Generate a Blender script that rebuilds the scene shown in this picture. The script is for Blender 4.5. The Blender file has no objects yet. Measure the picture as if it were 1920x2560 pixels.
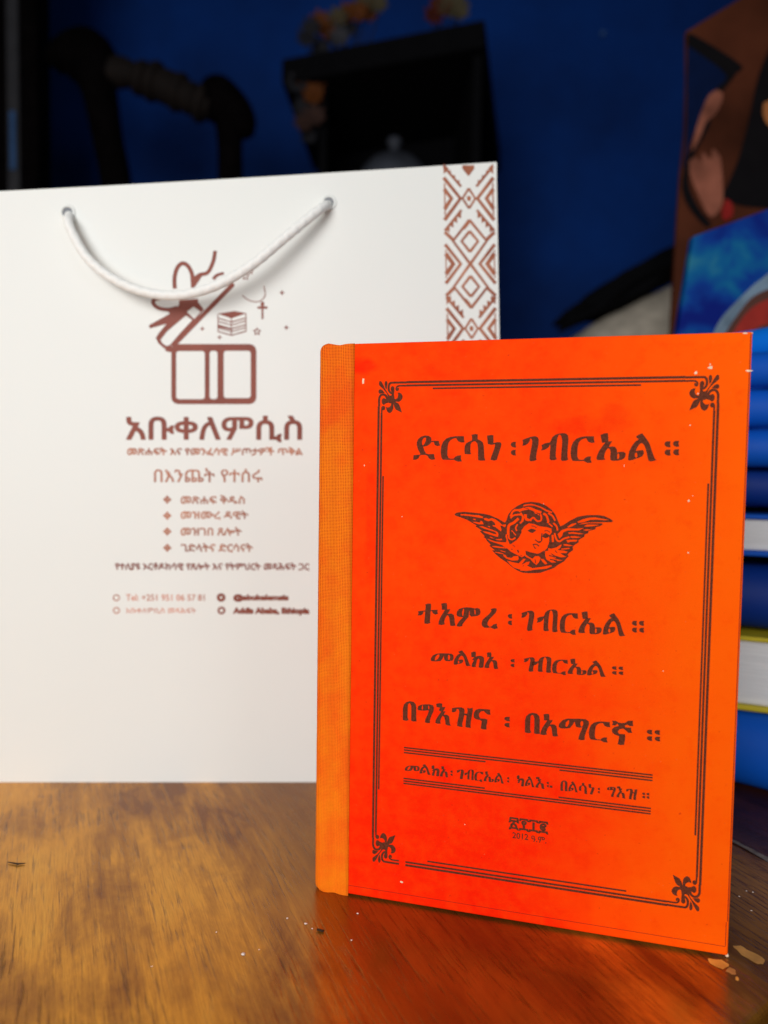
import bpy, bmesh, math, random
import numpy as np
from mathutils import Vector, Matrix, noise
from mathutils.geometry import delaunay_2d_cdt
random.seed(7)
SC = bpy.context.scene
COL = SC.collection

# ---------------------------------------------------------------- camera
cam_d = bpy.data.cameras.new('camera'); cam = bpy.data.objects.new('camera', cam_d); COL.objects.link(cam)
cam_d.sensor_fit = 'HORIZONTAL'; cam_d.sensor_width = 24.0; cam_d.lens = 24.0 * 1850 / 1920
cam_d.clip_start = 0.01; cam_d.clip_end = 50
PITCH, ROLL, CH = 0.0525363, -0.0140866, 0.16622
f_ = Vector((0, math.cos(PITCH), -math.sin(PITCH))); dn = Vector((0, -math.sin(PITCH), -math.cos(PITCH))); rx = Vector((1, 0, 0))
cx_ = math.cos(ROLL) * rx + math.sin(ROLL) * dn; cy_ = -math.sin(ROLL) * rx + math.cos(ROLL) * dn
m = Matrix((cx_, -cy_, -f_)).transposed().to_4x4(); m.translation = Vector((0, 0, CH)); cam.matrix_world = m
cam_d.dof.use_dof = True; cam_d.dof.focus_distance = 0.281; cam_d.dof.aperture_fstop = 5.3
SC.camera = cam
# ---------------------------------------------------------------- world, lamps, exposure
w = bpy.data.worlds.new('World'); SC.world = w; w.use_nodes = True
w.node_tree.nodes['Background'].inputs[0].default_value = (0.82, 0.9, 1.0, 1); w.node_tree.nodes['Background'].inputs[1].default_value = 0.045
def area(name, loc, aim, sx, sy, power, col):
    d = bpy.data.lights.new(name, 'AREA'); d.shape = 'RECTANGLE'; d.size = sx; d.size_y = sy; d.energy = power; d.color = col
    o = bpy.data.objects.new(name, d); COL.objects.link(o); o.location = loc
    o.rotation_euler = (Vector(aim) - Vector(loc)).to_track_quat('-Z', 'Y').to_euler(); return o
area('window_light', (-0.40, -0.74, 0.44), (0.0, 0.36, 0.14), 0.72, 0.70, 14.2, (1.0, 0.995, 0.975))
area('right_fill', (0.75, -0.9, 0.75), (0.1, 0.35, 0.1), 0.5, 0.6, 2.2, (0.93, 0.97, 1.0))  # added second lamp, brightens the right of the background
SC.view_settings.view_transform = 'Standard'; SC.view_settings.look = 'None'
SC.view_settings.exposure = 0; SC.view_settings.gamma = 1
try: SC.view_settings.use_curve_mapping = False
except Exception: pass

# ---------------------------------------------------------------- helpers
def tag(o, label=None, cat=None, group=None, kind=None):
    for k, v in (('label', label), ('category', cat), ('group', group), ('kind', kind)):
        if v: o[k] = v
    return o
def empty(name, loc=(0, 0, 0), rz=0.0, rx_=0.0):
    o = bpy.data.objects.new(name, None); COL.objects.link(o); o.location = loc; o.rotation_euler = (rx_, 0, rz); o.empty_display_size = .02; return o
def link(name, me, mat=None, parent=None, smooth=False):
    if mat: me.materials.append(mat)
    if smooth:
        for p in me.polygons: p.use_smooth = True
    o = bpy.data.objects.new(name, me); COL.objects.link(o)
    if parent: o.parent = parent
    return o
def fromdata(name, vs, fs, mat=None, parent=None, smooth=False):
    me = bpy.data.meshes.new(name); me.from_pydata([tuple(v) for v in vs], [], fs); me.update()
    return link(name, me, mat, parent, smooth)
def frombm(name, bm, mat=None, parent=None, smooth=False):
    bmesh.ops.recalc_face_normals(bm, faces=bm.faces)
    me = bpy.data.meshes.new(name); bm.to_mesh(me); bm.free(); return link(name, me, mat, parent, smooth)
def box(bm, x0, x1, y0, y1, z0, z1, bev=0.0, seg=2):
    b = bmesh.new(); r = bmesh.ops.create_cube(b, size=1)
    for v_ in b.verts: v_.co = Vector((x0 + (v_.co.x + .5) * (x1 - x0), y0 + (v_.co.y + .5) * (y1 - y0), z0 + (v_.co.z + .5) * (z1 - z0)))
    if bev: bmesh.ops.bevel(b, geom=list(b.edges), offset=bev, segments=seg, affect='EDGES', profile=.5)
    me = bpy.data.meshes.new('tmp'); b.to_mesh(me); b.free(); bm.from_mesh(me); bpy.data.meshes.remove(me)
def prism(pts, z0, z1, bev=0.0, seg=2):
    bm = bmesh.new(); n = len(pts)
    lo = [bm.verts.new((x, y, z0)) for x, y in pts]; hi = [bm.verts.new((x, y, z1)) for x, y in pts]
    bm.faces.new(lo[::-1]); bm.faces.new(hi)
    for i in range(n): bm.faces.new((lo[i], lo[(i + 1) % n], hi[(i + 1) % n], hi[i]))
    if bev: bmesh.ops.bevel(bm, geom=[e for e in bm.edges], offset=bev, segments=seg, affect='EDGES', profile=.5)
    return bm
def catmull(pts, k):
    P = [Vector(p) for p in pts]; P = [2 * P[0] - P[1]] + P + [2 * P[-1] - P[-2]]; o = []
    for i in range(1, len(P) - 2):
        a, b, c, d = P[i - 1:i + 3]
        for j in range(k):
            t = j / k; o.append(.5 * ((2 * b) + (c - a) * t + (2 * a - 5 * b + 4 * c - d) * t * t + (3 * b - a - 3 * c + d) * t ** 3))
    o.append(P[-2]); return o
def tube(pts, rad, seg=16, rfun=None):
    """rad: number or list; returns verts, faces of a closed-ended tube"""
    n = len(pts); vs = []; fs = []; up = Vector((0, 1, 0.01)); L = 0
    for i, p in enumerate(pts):
        t = (pts[min(i + 1, n - 1)] - pts[max(i - 1, 0)]).normalized()
        s = t.cross(up).normalized(); q = s.cross(t)
        if i: L += (p - pts[i - 1]).length
        r = rad[i] if hasattr(rad, '__len__') else rad
        for j in range(seg):
            a = 2 * math.pi * j / seg; rr = r * (rfun(a, L) if rfun else 1)
            vs.append(p + s * math.cos(a) * rr + q * math.sin(a) * rr)
    for i in range(n - 1):
        for j in range(seg):
            a = i * seg + j; b = i * seg + (j + 1) % seg; fs.append((a, b, b + seg, a + seg))
    fs.append(tuple(range(seg))[::-1]); fs.append(tuple(range((n - 1) * seg, n * seg)))
    return vs, fs

# ---- node helper
class NT:
    def __init__(s, name):
        s.m = bpy.data.materials.new(name); s.m.use_nodes = True; s.t = s.m.node_tree; s.b = s.t.nodes['Principled BSDF']
    def n(s, typ, **kw):
        nd = s.t.nodes.new(typ)
        for k, v in kw.items():
            if k.startswith('_'): setattr(nd, k[1:], v)
            else:
                key = k.replace('__', ' ')
                nd.inputs[int(key[1:]) if key[0] == 'i' and key[1:].isdigit() else key].default_value = v
        return nd
    def l(s, a, b): s.t.links.new(a, b)
    def coord(s, rot=(0, 0, 0), scale=(1, 1, 1), loc=(0, 0, 0)):
        c = s.n('ShaderNodeTexCoord'); mp = s.n('ShaderNodeMapping'); mp.inputs['Rotation'].default_value = rot; mp.inputs['Scale'].default_value = scale; mp.inputs['Location'].default_value = loc
        s.l(c.outputs['Object'], mp.inputs[0]); return mp.outputs[0]
    def noise(s, vec, scale, detail=3, rough=.5, dist=0):
        nd = s.n('ShaderNodeTexNoise'); nd.inputs['Scale'].default_value = scale; nd.inputs['Detail'].default_value = detail; nd.inputs['Roughness'].default_value = rough; nd.inputs['Distortion'].default_value = dist
        s.l(vec, nd.inputs['Vector']); return nd.outputs['Fac']
    def ramp(s, fac, stops):
        nd = s.n('ShaderNodeValToRGB'); e = nd.color_ramp.elements
        while len(e) < len(stops): e.new(.5)
        for i, (p, c) in enumerate(stops): e[i].position = p; e[i].color = (c, c, c, 1) if not hasattr(c, '__len__') else (*c[:3], 1)
        s.l(fac, nd.inputs[0]); return nd.outputs[0]
    def mix(s, fac, a, b, typ='MIX'):
        nd = s.t.nodes.new('ShaderNodeMix'); nd.data_type = 'RGBA'; nd.blend_type = typ
        for v, i in ((fac, 0), (a, 6), (b, 7)):
            if hasattr(v, 'links') or isinstance(v, bpy.types.NodeSocket): s.l(v, nd.inputs[i])
            elif i == 0: nd.inputs[0].default_value = v
            else: nd.inputs[i].default_value = (*v[:3], 1)
        return nd.outputs[2]
    def math(s, op, a, b=0.0, c=0.0, clamp=False):
        nd = s.t.nodes.new('ShaderNodeMath'); nd.operation = op; nd.use_clamp = clamp
        for i, v in enumerate((a, b, c)):
            if isinstance(v, bpy.types.NodeSocket): s.l(v, nd.inputs[i])
            else: nd.inputs[i].default_value = v
        return nd.outputs[0]
    def bump(s, h, strength, dist, normal=None):
        nd = s.n('ShaderNodeBump'); nd.inputs['Strength'].default_value = strength; nd.inputs['Distance'].default_value = dist; s.l(h, nd.inputs['Height'])
        if normal: s.l(normal, nd.inputs['Normal'])
        return nd.outputs[0]
    def set(s, col=None, rough=None, normal=None, **kw):
        if col is not None:
            if isinstance(col, bpy.types.NodeSocket): s.l(col, s.b.inputs['Base Color'])
            else: s.b.inputs['Base Color'].default_value = (*col[:3], 1)
        if rough is not None:
            if isinstance(rough, bpy.types.NodeSocket): s.l(rough, s.b.inputs['Roughness'])
            else: s.b.inputs['Roughness'].default_value = rough
        if normal: s.l(normal, s.b.inputs['Normal'])
        for k, v in kw.items(): s.b.inputs[k.replace('__', ' ')].default_value = v
        return s.m
def simple(name, col, rough=.6, nscale=60, amt=.12, bump=0.0, **kw):
    q = NT(name); v = q.coord(); n = q.noise(v, nscale, 4)
    c = q.mix(q.ramp(n, [(.3, 0.0), (.7, 1.0)]), [x * (1 - amt) for x in col], [min(1, x * (1 + amt)) for x in col])
    q.b.inputs['Specular IOR Level'].default_value = .2
    return q.set(c, rough, q.bump(n, bump, .001) if bump else None, **kw)

# outlines of the printed marks, measured on the printed faces (hundredths of a millimetre)
ORN = '3489 20040,3446 20040,3386 20041,3316 20042,3246 20042,3184 20042,3128 20042,3073 20042,3021 20042,2974 20041,2937 20040,2910 20038,2892 20037,2875 20034,2859 20028,2845 20020,2830 20008,2816 19994,2804 19979,2794 19962,2786 19945,2779 19926,2774 19905,2771 19885,2768 19864,2767 19844,2767 19822,2768 19800,2769 19777,2772 19755,2777 19735,2782 19716,2788 19698,2796 19681,2805 19666,2815 19651,2827 19636,2841 19623,2855 19610,2870 19599,2885 19589,2903 19581,2920 19575,2936 19570,2948 19567,2956 19565,2976 19639,2967 19641,2955 19644,2943 19648,2933 19651,2924 19656,2915 19661,2905 19669,2896 19677,2887 19686,2880 19695,2873 19704,2868 19714,2863 19725,2858 19736,2855 19750,2852 19765,2849 19783,2847 19802,2847 19821,2847 19838,2848 19855,2850 19872,2853 19888,2856 19902,2860 19914,2866 19925,2872 19936,2878 19944,2885 19951,2892 19956,2897 19959,2899 19960,2903 19961,2918 19962,2943 19963,2979 19964,3024 19965,3076 19965,3131 19966,3186 19966,3248 19966,3318 19965,3388 19964,3448 19964,3491 19963;3491 19911,3462 19912,3419 19913,3371 19914,3325 19915,3288 19915,3261 19915,3241 19915,3223 19914,3206 19912,3188 19909,3171 19904,3154 19897,3137 19889,3121 19879,3107 19866,3095 19851,3086 19834,3078 19816,3073 19798,3070 19780,3071 19761,3075 19743,3082 19727,3091 19712,3105 19698,3126 19690,3145 19690,3161 19694,3175 19701,3188 19712,3197 19726,3201 19740,3204 19753,3205 19765,3205 19777,3203 19789,3199 19800,3195 19809,3193 19814,3191 19818,3134 19794,3136 19790,3138 19785,3140 19781,3141 19778,3142 19775,3141 19770,3141 19762,3140 19755,3139 19752,3139 19752,3139 19753,3136 19751,3133 19750,3134 19750,3141 19748,3142 19747,3139 19752,3136 19760,3134 19768,3133 19775,3135 19783,3138 19795,3143 19806,3149 19817,3155 19825,3162 19831,3170 19836,3181 19841,3192 19846,3206 19849,3218 19852,3230 19853,3244 19854,3264 19854,3289 19854,3326 19854,3372 19853,3420 19852,3463 19851,3492 19851;3032 19773,3027 19735,3012 19703,2988 19681,2960 19674,2932 19682,2908 19704,2891 19737,2885 19776,2890 19814,2905 19846,2929 19868,2957 19875,2985 19867,3010 19845,3026 19812;2903 19701,3031 19729,3018 19562,3041 19414,3094 19275,2972 19217,2828 19248,2775 19358,2805 19417,2783 19506,2782 19605,2834 19535,2901 19519,2936 19563,2925 19632;2428 19966,2440 20055,2487 20074,2528 20043,2613 19903,2666 19784,2719 19704,2782 19605,2825 19485,2783 19486,2741 19605,2678 19685,2604 19765,2511 19846,2437 19916;2653 20001,2672 20060,2708 20074,2744 20049,2761 19980,2747 19881,2723 19744,2676 19823,2649 19923;2415 19689,2435 19743,2491 19767,2574 19726,2658 19626,2576 19617,2514 19613,2468 19594,2426 19629;2485 19123,2485 19159,2483 19212,2482 19271,2482 19326,2483 19369,2485 19396,2488 19415,2491 19428,2496 19439,2502 19454,2510 19470,2519 19485,2528 19498,2537 19509,2545 19515,2554 19520,2565 19523,2578 19525,2592 19526,2604 19526,2615 19523,2627 19519,2640 19513,2652 19507,2661 19499,2669 19491,2677 19481,2685 19468,2693 19453,2701 19439,2706 19425,2711 19409,2716 19389,2724 19367,2735 19344,2751 19324,2768 19309,2784 19299,2795 19293,2801 19288,2853 19366,2844 19371,2834 19377,2825 19383,2819 19387,2815 19391,2812 19398,2807 19412,2801 19431,2794 19453,2785 19474,2775 19493,2764 19511,2751 19530,2737 19548,2719 19564,2700 19578,2679 19589,2657 19598,2634 19605,2611 19609,2588 19610,2564 19608,2540 19603,2517 19595,2495 19582,2475 19566,2459 19547,2446 19527,2435 19506,2426 19487,2419 19469,2413 19451,2408 19430,2405 19406,2403 19374,2402 19328,2403 19271,2405 19212,2406 19159,2408 19123;2709 19309,2703 19262,2686 19222,2660 19195,2628 19186,2597 19196,2569 19223,2551 19263,2544 19311,2550 19358,2567 19398,2593 19425,2625 19434,2656 19424,2684 19397,2702 19356;2620 19419,2785 19387,2828 19268,2725 19239,2623 19191;2582 18873,2582 18890,2582 18914,2583 18941,2584 18968,2585 18991,2586 19012,2588 19031,2590 19047,2592 19061,2595 19070,2599 19075,2606 19081,2615 19087,2624 19092,2632 19097,2596 19146,2590 19142,2580 19136,2566 19126,2552 19113,2541 19095,2534 19076,2531 19056,2529 19036,2528 19016,2527 18995,2526 18971,2525 18943,2525 18916,2525 18892,2525 18875;2685 19062,2680 19029,2665 19002,2643 18984,2616 18978,2589 18985,2566 19003,2550 19031,2544 19063,2549 19095,2564 19122,2587 19140,2613 19147,2640 19140,2663 19121,2679 19094;3150 19629,3231 19628,3303 19588,3350 19508,3347 19430,3297 19342,3216 19289,3114 19295,2991 19335,3010 19404,3092 19388,3153 19432,3177 19511,3176 19579;2910 19287,2992 19266,2999 19138,2995 19039,2956 18941,2895 18882,2844 18872,2782 18912,2739 18992,2712 19106,2769 19081,2841 19090,2901 19149,2916 19208;2971 19326,3094 19275,3187 19235,3239 19155,3281 19047,3330 18889,3201 18949,3098 18999,3046 19088,3008 19187'
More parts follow.
